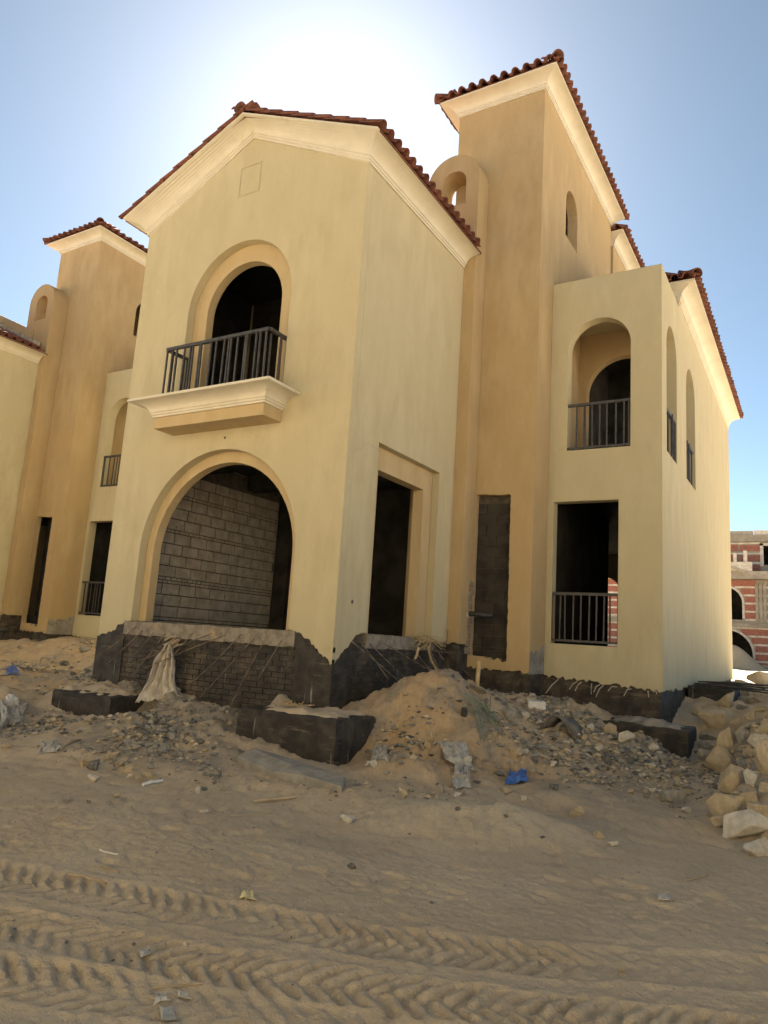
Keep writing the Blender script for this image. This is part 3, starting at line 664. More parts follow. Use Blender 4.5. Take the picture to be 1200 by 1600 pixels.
    railing(v, [(1.66, WY + .03, 2.815, WY + .03)], 5.25, 6.10, .132, name='arch_railing')
    railing(v, [(WX - .06, 5.18, WX - .06, 6.28)], 5.25, 6.08, .132, name='arch_railing')
    railing(v, [(WX - .06, 7.46, WX - .06, 8.72)], 5.25, 6.08, .132, name='arch_railing')
    # --- inside: floors, ceilings, room walls
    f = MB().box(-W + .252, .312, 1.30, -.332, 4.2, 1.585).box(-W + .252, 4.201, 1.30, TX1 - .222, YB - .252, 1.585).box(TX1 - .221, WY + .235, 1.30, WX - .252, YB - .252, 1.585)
    P(f, 'ground_floor', 'shaded_concrete')
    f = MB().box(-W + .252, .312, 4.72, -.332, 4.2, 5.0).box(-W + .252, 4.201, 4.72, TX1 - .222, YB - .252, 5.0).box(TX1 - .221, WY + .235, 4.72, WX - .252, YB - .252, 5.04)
    P(f, 'upper_floor', 'shaded_concrete')
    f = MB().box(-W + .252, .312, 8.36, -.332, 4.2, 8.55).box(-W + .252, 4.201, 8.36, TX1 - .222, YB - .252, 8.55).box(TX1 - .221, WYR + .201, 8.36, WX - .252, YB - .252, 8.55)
    P(f, 'upper_ceiling', 'shaded_concrete')
    P(MB().box(-.33, 3.46, 1.586, -.10, 4.2, 8.35).box(-.10, TY + .62, 1.0, TX1 - .23, TY + .8, 8.35), 'inner_wall', 'shaded_concrete')
    P(MB().box(TX0 + .222, TY + .64, 8.56, TX1 - .222, TYB - .222, 8.7), 'tower_floor', 'shaded_concrete')
    # plinths, coated in bitumen
    if main:
        P(MB().box(-W + .03, .05, -.3, -.031, .30, 1.60), 'plinth', 'mortar')
        P(MB().box(-.30, .301, -.3, -.031, DG, 1.58), 'plinth', 'mortar')
        R = random.Random(3)
        bf = MB(); bs = MB(); z = .18; k = 0
        while z < 1.52:
            for mbk, a, b_, far in ((bf, -W, 0.0, 0), (bs, 0.032, DG, 1)):
                x = a - (.125 if k % 2 else 0)
                while x < b_ - .02:
                    a0, a1 = max(x, a), min(x + .24, b_); d = R.uniform(0, .006)
                    if a1 - a0 > .03:
                        if far: mbk.box(-.06, a0, z, -d, a1, z + .068)
                        else: mbk.box(a0, d, z, a1, .06, z + .068)
                    x += .25
            z += .079; k += 1
        P(bf, 'brick_facing', 'bitumen', kind='stuff'); P(bs, 'brick_facing', 'bitumen', kind='stuff')
        # corner piers, render-coated smooth
        P(MB().slab([(-.62, .1), (.0, .1)] + jag((0, 1.20), (-.30, 1.42), .035, .03, 201) + jag((-.32, 1.45), (-.62, 1.60), .04, .03, 202), [], front(-.014), 0, .03), 'plinth_pier', 'clean_bitumen')
        P(MB().slab([(-.013, .1), (.40, .1)] + jag((.40, 1.47), (.2, 1.36), .035, .03, 203) + jag((.18, 1.33), (-.013, 1.20), .035, .025, 204), [], side(.016), 0, .03), 'plinth_pier', 'clean_bitumen')
        P(MB().slab([(-W, .1), (-4.1, .1)] + jag((-4.1, 1.62), (-4.4, 1.44), .04, .035, 205) + jag((-4.42, 1.41), (-W, 1.34), .04, .03, 206), [], front(-.014), 0, .03), 'plinth_pier', 'clean_bitumen')
        # rough concrete ledge under the wide arch and under the side window
        def ledge(nm, a0, a1, z0_, z1_, mp, d0, seed):
            t = jag((a1, z1_), (a0, z1_), .06, .012, seed); bt = jag((a0, z0_), (a1, z0_), .07, .010, seed + 1)
            P(MB().slab(bt + t, [], mp, -d0, .30), nm, 'rough_concrete')
        ledge('arch_ledge', -4.12, -.64, 1.40, 1.615, front(0), .025, 60)
        ledge('window_ledge', .80, 2.92, 1.44, 1.64, side(0), .028, 64)
        # broken masonry edge beside the pier
        for k in range(10):
            z = 1.42 + k * .13
            P(MB().box(.20 + random.uniform(-.03, .01), TY - .14, z, .262 + random.uniform(-.02, .015), TY - .003, z + .11), 'broken_edge', 'rough_concrete')
        P(MB().tube([(.10, TY - .10, 2.12), (.34, TY - .15, 2.12), (.74, TY - .24, 2.10)], .046, 12), 'waste_pipe', 'black_pipe', smooth_shade=True)
        P(MB().tube([(.20, TY - .125, 2.10), (.27, TY - .148, 2.10)], .058, 12), 'pipe_socket', 'grey_plastic', smooth_shade=True)
    P(MB().box(-.86, DG + .03, -.3, .20, TY + .2, 1.62), 'plinth', 'bitumen')
    P(MB().box(.201, TY + .03, -.3, TX1 - .03, TY + .3, 1.36), 'plinth', 'bitumen')
    P(MB().box(TX1 - .03, TY + .04, -.3, TX1 - .012, WY + .3, 1.24), 'plinth', 'bitumen')
    P(MB().box(TX1 - .011, WY + .05, -.3, WX - .04, WY + .3, 1.2), 'plinth', 'bitumen')
    P(MB().box(WX - .28, WY + .301, -.3, WX - .04, YB - .1, 1.2), 'plinth', 'bitumen')
    return v
V1 = tag(villa((0, 0, 0), True), 'unfinished cream villa with a balcony over a wide arch, gabled roof and tan tower', 'house', 'villas of one design')
V2 = tag(villa((-13.164, 0, 0), False), 'second cream and tan villa, half hidden behind the villa with the balcony', 'house', 'villas of one design')

# the block wall seen through the wide arch (part of the first villa)
def arch_room(v):
    bw = MB().box(-4.50, .313, 1.586, -4.47, 4.02, 4.70).build('block_wall', 'mortar', v)
    rows = [('b', .07), ('s', .06), ('b', .20), ('b', .20), ('b', .20), ('s', .055), ('s', .06), ('b', .20), ('b', .20), ('b', .20), ('b', .20), ('s', .06), ('b', .20), ('b', .20), ('b', .20), ('s', .06), ('b', .20), ('b', .2)]
    R = random.Random(5); z = 1.60; k = 0; cache = {}
    small = MB()
    for kind, hgt in rows:
        y = .32 - (R.uniform(.05, .35))
        while y < 3.98:
            w_ = (.40 + (R.uniform(-.02, .02) if R.random() < .8 else R.choice((-.2, -.12)))) if kind == 'b' else R.uniform(.08, .16)
            a0, a1 = max(y, .32), min(y + w_ - (.022 if kind == 'b' else .016), 3.98)
            if a1 - a0 > .03:
                d = R.uniform(0, .008)
                if kind == 'b':
                    o = MB().box(-4.468, a0, z, -4.438 + d, a1, min(z + hgt - .020, 4.69)).build('concrete_block', 'block', bw)
                else: small.box(-4.468, a0, z, -4.442 + d, a1, z + hgt - .016)
            y += w_
        z += hgt
        if z > 4.66: break
    small.build('filler_course', 'block', bw, kind='stuff')
    col = MB()
    for k in range(6): col.box(-4.46 + .012 * (k % 2), 4.03 + k * .10, 1.586, -4.10, 4.03 + (k + 1) * .10 - .008, 4.71)
    col.build('concrete_column', 'shaded_concrete', v)
    MB().box(-4.45, 4.9, 1.586, 1.1, 5.02, 4.71).build('partition', 'shaded_concrete', v)
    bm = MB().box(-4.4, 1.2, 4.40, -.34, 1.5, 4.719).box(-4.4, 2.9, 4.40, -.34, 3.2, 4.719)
    bm.build('ceiling_beam', 'shaded_concrete', v)
    MB().box(-4.45, 2.6, 5.01, -.34, 2.75, 8.35).build('upper_partition', 'shaded_concrete', v)
arch_room(V1)
for x, z in ((-2.35, 4.545),): MB().tube([(x, -.003, z), (x, .01, z)], .022, 8).build('hole_shade_disc', 'iron', V1)  # dark discs on the wall, painted shade of small holes
for y, z in ((.39, 2.07),): MB().tube([(.003, y, z), (-.01, y, z)], .03, 6).build('hole_shade_disc', 'iron', V1)

# ------------------------------------------------------------------ unseen row added across the road to bounce sunlight onto the shaded side
SKIP = ('roof_tile', 'ridge_tile', 'baluster', 'concrete_block', 'tile_courses', 'filler_course')
def copy_villa(src, loc, rz):
    r = src.copy(); C.objects.link(r); r.location = loc; r.rotation_euler.z = rz
    for ch in src.children:
        if ch.name.split('.')[0] in ('railing', 'balcony_railing', 'window_railing', 'arch_railing', 'brick_facing', 'block_wall', 'broken_edge'): continue
        c = ch.copy(); C.objects.link(c); c.parent = r
    return r
for k, x in enumerate((-14.0, -0.8, 12.4, 25.6)):
    tag(copy_villa(V1, (x, -13.6, 0.0), math.pi), 'unseen cream villa added across the road to bounce sunlight back', 'house', 'villas added across the road for bounce light')
# dark sheets added off the walls to put shade into the rooms (parts of each villa)
for v in (V1, V2):
    MB().box(TX1 + .004, WY + .236, 1.586, TX1 + .02, TYB, 4.715).build('shade_lining', 'shaded_concrete', v)
    MB().slab([(WY + .236, 1.586), (YB - .26, 1.586), (YB - .26, 4.715), (WY + .236, 4.715)], [], side(WX - .256), 0, .016).build('shade_lining', 'shaded_concrete', v)
    MB().slab([(TX1 + .03, 1.586), (1.449, 1.586), (1.449, 4.29), (2.623, 4.29), (2.623, 1.586), (WX - .28, 1.586), (WX - .28, 4.715), (TX1 + .03, 4.715)], [], front(WY + .238), 0, .016).build('shade_lining', 'shaded_concrete', v)
    MB().box(TX1 + .004, WYR + .203, 5.05, TX1 + .02, TYB, 8.35).build('shade_lining', 'shaded_concrete', v)
    MB().box(-W + .254, .33, 5.01, -W + .27, 2.58, 8.355).build('shade_lining', 'shaded_concrete', v)
    MB().box(-.352, .33, 5.01, -.336, 2.58, 8.355).build('shade_lining', 'shaded_concrete', v)
    MB().box(-.352, 2.62, 1.59, -.336, 3.44, 4.71).build('shade_lining', 'shaded_concrete', v)
    MB().box(TX1 - .20, TYB + .3, 5.05, TX1 - .04, 15.6, 8.35).build('inner_wall', 'shaded_concrete', v)
    MB().box(TX1 + .002, WYR + 2.4, 5.05, WX - .27, WYR + 2.55, 8.35).build('inner_wall', 'shaded_concrete', v)
    MB().box(TX1 - .24, 9.22, 1.586, TX1 - .226, 9.3, 4.71).build('door_jamb', 'shaded_concrete', v)
# unfinished roof of the second villa: bare block upstand and a tan parapet behind the tiles
up_ = MB(); x = .02
while x > -2.6:
    w_ = random.uniform(.16, .24); zr = 8.87 + SL * (.36 - x)
    for q in range(2):
        up_.box(x - w_ + .012, 3.18 + random.uniform(-.02, .02), zr - .02 + q * .13, x, 3.38, zr + .10 + q * .13 - random.uniform(0, .03))
    x -= w_
up_.build('block_upstand', 'block', V2, kind='stuff')
MB().slab([(-.50, 9.2), (-.50, 9.72), (-2.9, 10.78), (-2.9, 9.8)], [], front(3.40), 0, .045).build('parapet', 'tan_stucco', V2)

# ------------------------------------------------------------------ red brick building beyond the wing
def brick_building():
    Y = 45.0; b = empty('brick_building', (0, Y, 1.1))
    def L(mb, n, m, par=b, **k):
        mb.v = [(x, y - Y, z - 1.1) for x, y, z in mb.v]; return mb.build(n, m, par, **k)
    arches = [(-1.15, 1.85, 0.9, 2.05), (-6.2, -3.2, 0.9, 2.05), (4.3, 7.3, 0.9, 2.05), (-11.0, -8.0, .9, 2.05)]
    ups = [(-.75, 1.30, 4.25, 5.35), (-5.7, -3.7, 4.25, 5.35), (4.8, 6.8, 4.25, 5.35), (-10.5, -8.5, 4.25, 5.35)]
    holes = [arch(*a, 18) for a in arches] + [arch(*a, 18) for a in ups]
    L(MB().slab([(-16, .2), (10, .2), (10, 7.3), (-16, 7.3)], holes, front(Y), 0, .3), 'wall', 'site_concrete')
    def clear(x, z):
        for x0, x1, z0, sp in arches + ups:
            c, r = (x0 + x1) / 2, (x1 - x0) / 2 + .16
            if z0 - .05 < z < sp and abs(x - c) < r: return False
            if z >= sp and math.hypot(x - c, z - sp) < r: return False
        return True
    R = random.Random(9); z = 1.15
    while z < 6.75:
        hgt = .40
        if not (3.75 < z < 4.25):
            x = -15.9; run0 = None
            while x < 10:
                pil = (2.05 < x < 2.75) or (-2.6 < x < -1.9) or (7.7 < x < 8.4)
                ok = clear(x, z + hgt / 2) and not (pil and z > 3.5)
                if ok and run0 is None: run0 = x
                if (not ok or x > 9.9) and run0 is not None:
                    if x - run0 > .2: L(MB().box(run0, Y - .035 + R.uniform(-.008, .008), z, x, Y - .001, z + hgt), 'brick_band', 'red_brick')
                    run0 = None
                x += .08
        z += hgt
        if not (3.6 < z < 4.25): L(MB().box(-15.9, Y - .02, z + .002, 10, Y - .001, z + .115), 'mortar_band', 'white_mortar') if False else None
        # pale courses, broken at the openings
        x = -15.9; run0 = None
        while x < 10:
            ok = clear(x, z + .06)
            if ok and run0 is None: run0 = x
            if (not ok or x > 9.9) and run0 is not None:
                if x - run0 > .15: L(MB().box(run0, Y - .045, z + .004, x, Y - .001, z + .125), 'mortar_band', 'white_mortar')
                run0 = None
            x += .08
        z += .13
    for x0, x1, z0, sp in arches + ups:
        n = 18; o = arch(x0 - .14, x1 + .14, z0 + .1, sp, n); i = arch(x0, x1, z0 + .1, sp, n)
        L(MB().slab([o[1]] + o[2:] + [o[0]] + [i[0]] + i[2:][::-1] + [i[1]], [], front(Y - .07), 0, .2), 'arch_ring', 'white_mortar')
    for x0 in (2.08, -2.57, 7.73):
        L(MB().box(x0, Y - .12, 4.2, x0 + .18, Y - .001, 6.6).box(x0 + .22, Y - .09, 4.2, x0 + .42, Y - .001, 6.6).box(x0 + .46, Y - .12, 4.2, x0 + .64, Y - .001, 6.6), 'pilaster', 'site_concrete')
    L(MB().box(-16, Y - .35, 3.78, 10, Y - .05, 4.02), 'string_course', 'site_concrete')
    L(MB().box(-16.2, Y - 1.0, 6.85, 10.2, Y + .3, 7.35), 'floor_slab', 'site_concrete')
    # top storey, set back
    L(MB().slab([(-16, 7.3), (10, 7.3), (10, 9.6), (-16, 9.6)], [[(2.55, 8.0), (4.1, 8.0), (4.1, 9.3), (2.55, 9.3)], [(-3.4, 8.0), (-1.9, 8.0), (-1.9, 9.3), (-3.4, 9.3)]], front(Y + 1.2), 0, .3), 'upper_wall', 'site_concrete')
    for z in (7.6, 8.25, 8.95):
        L(MB().box(-1.8, Y + 1.14, z, 1.0, Y + 1.199, z + .45), 'brick_band', 'red_brick'); L(MB().box(1.15, Y + 1.14, z, 2.35, Y + 1.199, z + .4), 'brick_band', 'red_brick')
        L(MB().box(-1.8, Y + 1.15, z + .47, 2.35, Y + 1.199, z + .58), 'mortar_band', 'white_mortar')
    L(MB().box(2.35, Y + 1.10, 7.9, 2.55, Y + 1.199, 9.45).box(2.35, Y + 1.10, 9.3, 4.3, Y + 1.199, 9.46), 'window_frame', 'white_mortar')
    L(MB().box(-16, Y + .9, 9.55, 10, Y + 1.6, 10.0), 'roof_slab', 'site_concrete')
    x = -6.0
    while x < 9.5:
        L(MB().box(x, Y + 1.0, 10.0, x + .70, Y + 1.25, 10.30 + random.uniform(-.03, .04)), 'parapet_block', 'site_concrete' if random.random() < .6 else 'white_mortar'); x += .72 + random.choice((0, 0, .02))
    for x in (3.05, 3.2, 3.35, 8.0, 8.2):
        L(MB().tube([(x, Y + 1.2, 10.2), (x + random.uniform(-.04, .04), Y + 1.2, 11.6 + random.uniform(-.2, .3))], .03, 5), 'rebar', 'rust_metal')
    L(MB().box(.9, Y - .9, 7.36, 1.1, Y - .7, 8.5).box(1.5, Y - .9, 7.36, 1.72, Y - .7, 8.7).box(-.6, Y - .95, 7.36, 2.0, Y - .82, 7.95), 'balcony_upstand', 'white_mortar')
    L(MB().bar((-.9, Y - 1.05, 8.25), (1.6, Y - 1.05, 7.25), .10).bar((.55, Y - 1.06, 7.75), (.55, Y - 1.06, 6.9), .09), 'timber_prop', 'old_wood')
    L(MB().box(-15.7, Y + 4, .2, 9.7, Y + 4.2, 9.5).box(-15.7, Y + .31, 3.9, 9.7, Y + 4, 4.05).box(-15.7, Y + .31, 6.9, 9.7, Y + 4, 7.05), 'inner_wall', 'shaded_concrete')
    L(MB().box(-16, Y + .3, .2, -15.7, Y + 8, 9.6).box(9.7, Y + .3, .2, 10, Y + 8, 9.6).box(-15.7, Y + 7.7, .2, 9.7, Y + 8, 9.6).box(-15.7, Y + 1.6, 9.6, 10, Y + 8, 9.9), 'rear_wall', 'site_concrete')
    L(MB().box(1.95, Y - .45, .6, 3.6, Y - .02, 1.45), 'stub_wall', 'site_concrete')
    return b
tag(brick_building(), 'unfinished red brick building with pale mortar bands and dark arched openings beyond the wing', 'building')
def heap(name, c, rx, ry, hh, mat, label, cat):
    n = 26; m = 10; vs = [(c[0], c[1], c[2] + hh)]; fs = []
    for j in range(1, m + 1):
        for k in range(n):
            t = 2 * math.pi * k / n; q = j / m; nz = 1 + .12 * float(fbm(np.array([math.cos(t) * 2 + 5]), np.array([math.sin(t) * 2 + q]), 3, 90)[0])
            vs.append((c[0] + rx * q * nz * math.cos(t), c[1] + ry * q * nz * math.sin(t), c[2] + hh * (math.cos(math.pi * q) * .5 + .5) - (.15 if j == m else 0)))
    for k in range(n): fs.append((0, 1 + k, 1 + (k + 1) % n))
    for j in range(m - 1):
        for k in range(n): a = 1 + j * n; fs.append((a + k, a + n + k, a + n + (k + 1) % n, a + (k + 1) % n))
    return tag(MB().add(vs, fs).build(name, mat, None, True), label, cat)
heap('sand_heap', (.7, 44.2, 1.1), 2.4, 1.5, 1.5, 'sand', 'heap of sand spilling out of an arch of the brick building', 'sand heap')

# ------------------------------------------------------------------ coated concrete footings
def footing(x0, x1, y0, y1, z0, z1, label, seed):
    R = random.Random(seed); n = 14; vs = []; fs = []
    loop = [(x0 + (x1 - x0) * k / n, y0) for k in range(n)] + [(x1, y0 + (y1 - y0) * k / n) for k in range(n)] + [(x1 - (x1 - x0) * k / n, y1) for k in range(n)] + [(x0, y1 - (y1 - y0) * k / n) for k in range(n)]
    m = len(loop); zs = (z0, z0 + (z1 - z0) * .45, z0 + (z1 - z0) * .72, z1 - .03, z1)
    cx, cy = (x0 + x1) / 2, (y0 + y1) / 2
    for li, z in enumerate(zs):
        for (x, y) in loop:
            k = (1 - .022) if li == 4 else 1
            vs.append((cx + (x - cx) * k + R.uniform(-.006, .006), cy + (y - cy) * k + R.uniform(-.006, .006), z + (R.uniform(-.014, .012) if li >= 3 else 0)))
    for li in range(4):
        for k in range(m): fs.append((li * m + k, li * m + (k + 1) % m, (li + 1) * m + (k + 1) % m, (li + 1) * m + k))
    vs.append((cx, cy, z1 + .02)); c = len(vs) - 1
    for k in range(m): fs.append((4 * m + k, 4 * m + (k + 1) % m, c))
    o = MB().add(vs, fs).build('footing', 'clean_bitumen'); return tag(o, label, 'footing', 'coated concrete footings')
footing(-.80, .72, -.86, .02, -.15, .62, 'black coated concrete footing under the front corner, capped with grit and sand', 1)
footing(-4.62, -3.28, -.80, .02, -.10, .50, 'low black coated footing beside the hanging plastic sheet, half buried', 2)
footing(2.50, 3.86, 3.86, 4.70, -.3, .53, 'black coated footing under the corner of the wing', 3)
footing(3.36, 4.15, 7.3, 9.0, .2, 1.06, 'dark footing behind the boulders carrying bundled steel bars', 4)
def crust(name, mat, x0, x1, y0, y1, z, amp, label, cat, seed, nx=34, ny=22):
    vs = []; fs = []
    for j in range(ny + 1):
        for i in range(nx + 1):
            u, w = i / nx, j / ny; x = x0 + (x1 - x0) * u; y = y0 + (y1 - y0) * w
            e = min(1, 8 * min(u, 1 - u, w, 1 - w)); nz = float(fbm(np.array([x * 3.3]), np.array([y * 3.3]), 4, seed)[0]); n2 = float(fbm(np.array([x * 14.]), np.array([y * 14.]), 2, seed + 7)[0])
            vs.append((x, y, z + e * (amp * (.55 + nz) + .018 * n2) - .03 * (1 - e)))
    for j in range(ny):
        for i in range(nx): a = j * (nx + 1) + i; fs.append((a, a + 1, a + nx + 2, a + nx + 1))
    return tag(MB().add(vs, fs).build(name, mat, None, True, recalc=False), label, cat, kind='stuff')
crust('grit', 'sand', -.76, .68, -.83, .0, .615, .09, 'sand and grit lying on the front corner footing', 'grit', 100)
crust('grit', 'sand', -4.55, -3.33, -.76, .0, .495, .16, 'sandy rubble lying on the half buried footing', 'grit', 104)
crust('grit', 'grey_rubble', 2.55, 3.80, 3.9, 4.7, .53, .10, 'grey grit lying on the wing corner footing', 'grit', 108)

# ------------------------------------------------------------------ stones
def rock_mesh(name, mat, seed, pts=16, soft=True, squash=(1, 1, .75)):
    R = random.Random(seed); bm = bmesh.new()
    for _ in range(pts):
        v = Vector((R.gauss(0, 1), R.gauss(0, 1), R.gauss(0, 1))).normalized() * R.uniform(.40, .54)
        bm.verts.new((v.x * squash[0], v.y * squash[1], v.z * squash[2]))
    r = bmesh.ops.convex_hull(bm, input=bm.verts)
    bmesh.ops.delete(bm, geom=[v for v in bm.verts if not v.link_faces], context='VERTS')
    if soft:
        bmesh.ops.bevel(bm, geom=list(bm.edges) + list(bm.verts), offset=.022, segments=1, profile=.6, affect='EDGES', clamp_overlap=True)
        bmesh.ops.triangulate(bm, faces=bm.faces)
        bmesh.ops.subdivide_edges(bm, edges=[e for e in bm.edges if e.calc_length() > .09], cuts=2, use_grid_fill=True)
        bmesh.ops.triangulate(bm, faces=bm.faces)
        co = np.array([v.co for v in bm.verts]); s = seed * 3.7
        d = fbm(co[:, 0] * 4.5 + s + co[:, 2] * 2.1, co[:, 1] * 4.5 + co[:, 2] * 3.3, 4, seed % 50)
        for v, k in zip(bm.verts, d): v.co *= 1 + .11 * float(k)
    bmesh.ops.recalc_face_normals(bm, faces=bm.faces)
    me = bpy.data.meshes.new(name); bm.to_mesh(me); bm.free(); me.materials.append(MATS[mat])
    return me
BOULD = {m: [rock_mesh('boulder', m, 200 + 13 * i + k * 91, 13 + i % 4) for i in range(7)] for k, m in enumerate(('limestone', 'ochre_stone', 'grey_rubble', 'pale_stone'))}
SMALL = {m: [rock_mesh('stone', m, 400 + 7 * i + k * 31, 11 + i % 3, soft=False) for i in range(6)] for k, m in enumerate(('limestone', 'ochre_stone', 'grey_rubble', 'dark_rubble', 'pale_stone'))}
RR = random.Random(77)
def stone(name, me, px, py, w, h_, label, cat, group, sink=.30, depth=None, rot=None, p=None):
    """a stone w x h_ photo pixels across whose foot meets the terrain at the pixel"""
    g = p if p is not None else on_ground(px, py + h_ * .32)
    if g is None: return None
    s = px_size(g); k_ = 1.22 if name == 'boulder' else 1.12; sx = w * s * 1.08 * k_; sz = h_ * s * 1.25 * k_; sy = (depth if depth else (w * .85)) * s
    o = bpy.data.objects.new(name, me); C.objects.link(o)
    o.scale = (sx, sy, sz / .75 * .92); o.rotation_euler = (RR.uniform(-.25, .25), RR.uniform(-.25, .25), YAW + RR.uniform(-.5, .5)) if rot is None else rot
    o.location = (g.x, g.y + sy * .1, g.z + sz * (.5 - sink)); return tag(o, label, cat, group)
BLD = [  # px, py, w, h, material, label
 (1120, 1124, 50, 42, 'limestone', 'large rounded tan boulder at the inner edge of the pile, beside the wing footing'),
 (1158, 1077, 32, 27, 'ochre_stone', 'tan boulder in front of the bundled steel bars'), (1136, 1096, 28, 28, 'ochre_stone', None), (1135, 1158, 28, 32, 'limestone', None),
 (1131, 1189, 52, 36, 'ochre_stone', 'wide ochre boulder halfway down the inner edge of the pile'), (1144, 1224, 46, 44, 'ochre_stone', 'squarish brown boulder resting above the leaning ochre slab'),
 (1136, 1262, 52, 42, 'ochre_stone', 'leaning ochre slab at the foot of the boulder pile'), (1166, 1253, 34, 28, 'ochre_stone', None), (1165, 1297, 62, 44, 'pale_stone', 'large pale notched boulder at the foot of the pile, on the road'),
 (1130, 1286, 36, 24, 'limestone', 'small pointed pale boulder beside the notched one'), (1188, 1328, 50, 26, 'pale_stone', 'pale flat boulder lying farthest out on the road'), (1186, 1272, 46, 36, 'limestone', None),
 (1194, 1188, 42, 54, 'limestone', 'tall yellowish boulder on the flank of the pile'), (1188, 1164, 34, 24, 'pale_stone', None), (1190, 1061, 40, 22, 'ochre_stone', 'brown boulder topping the pile before the brick building'), (1196, 1138, 24, 26, 'ochre_stone', None),
 (1160, 1154, 26, 24, 'grey_rubble', None), (1106, 1152, 26, 18, 'grey_rubble', None), (1102, 1165, 22, 16, 'grey_rubble', None), (1103, 1180, 24, 22, 'grey_rubble', None), (1172, 1120, 18, 16, 'limestone', None),
 (1174, 1094, 18, 15, 'limestone', None), (1188, 1108, 22, 14, 'ochre_stone', None), (1172, 1220, 22, 24, 'pale_stone', None), (1182, 1244, 22, 18, 'grey_rubble', None), (1198, 1308, 16, 14, 'ochre_stone', None), (1089, 1114, 18, 16, 'ochre_stone', None),
 (1150, 1128, 16, 14, 'limestone', None), (1186, 1082, 20, 14, 'limestone', None), (1158, 1196, 20, 16, 'grey_rubble', None), (1178, 1180, 18, 14, 'limestone', None), (1160, 1106, 18, 12, 'grey_rubble', None), (1196, 1232, 20, 18, 'limestone', None)]
for i, (px, py, w, h_, m, lab) in enumerate(BLD):
    stone('boulder', BOULD[m][i % 7], px, py, w, h_, lab or {'limestone': 'cream', 'ochre_stone': 'tan', 'grey_rubble': 'grey', 'pale_stone': 'whitish'}[m] + (' fist-sized stone' if w < 21 else ' boulder') + ' wedged among the others in the pile beside the wing', 'boulder', 'boulders in the pile beside the wing')
for i in range(22):      # the pile goes on a little way outside the photograph
    x, y = RR.uniform(5.2, 7.6), RR.uniform(-.6, 5.5); s = RR.uniform(.18, .5)
    if (x - CAM[0]) / max(.1, (y - CAM[1])) < .0: continue
    o = bpy.data.objects.new('boulder', BOULD[RR.choice(('limestone', 'ochre_stone', 'pale_stone'))][i % 7]); C.objects.link(o)
    o.scale = (s, s * RR.uniform(.7, 1), s * .9); o.rotation_euler = (RR.uniform(-.3, .3), RR.uniform(-.3, .3), RR.uniform(0, 6)); o.location = (x, y, h1(x, y) + s * .15)
    tag(o, 'rough boulder wedged among the others in the pile beside the wing', 'boulder', 'boulders in the pile beside the wing')
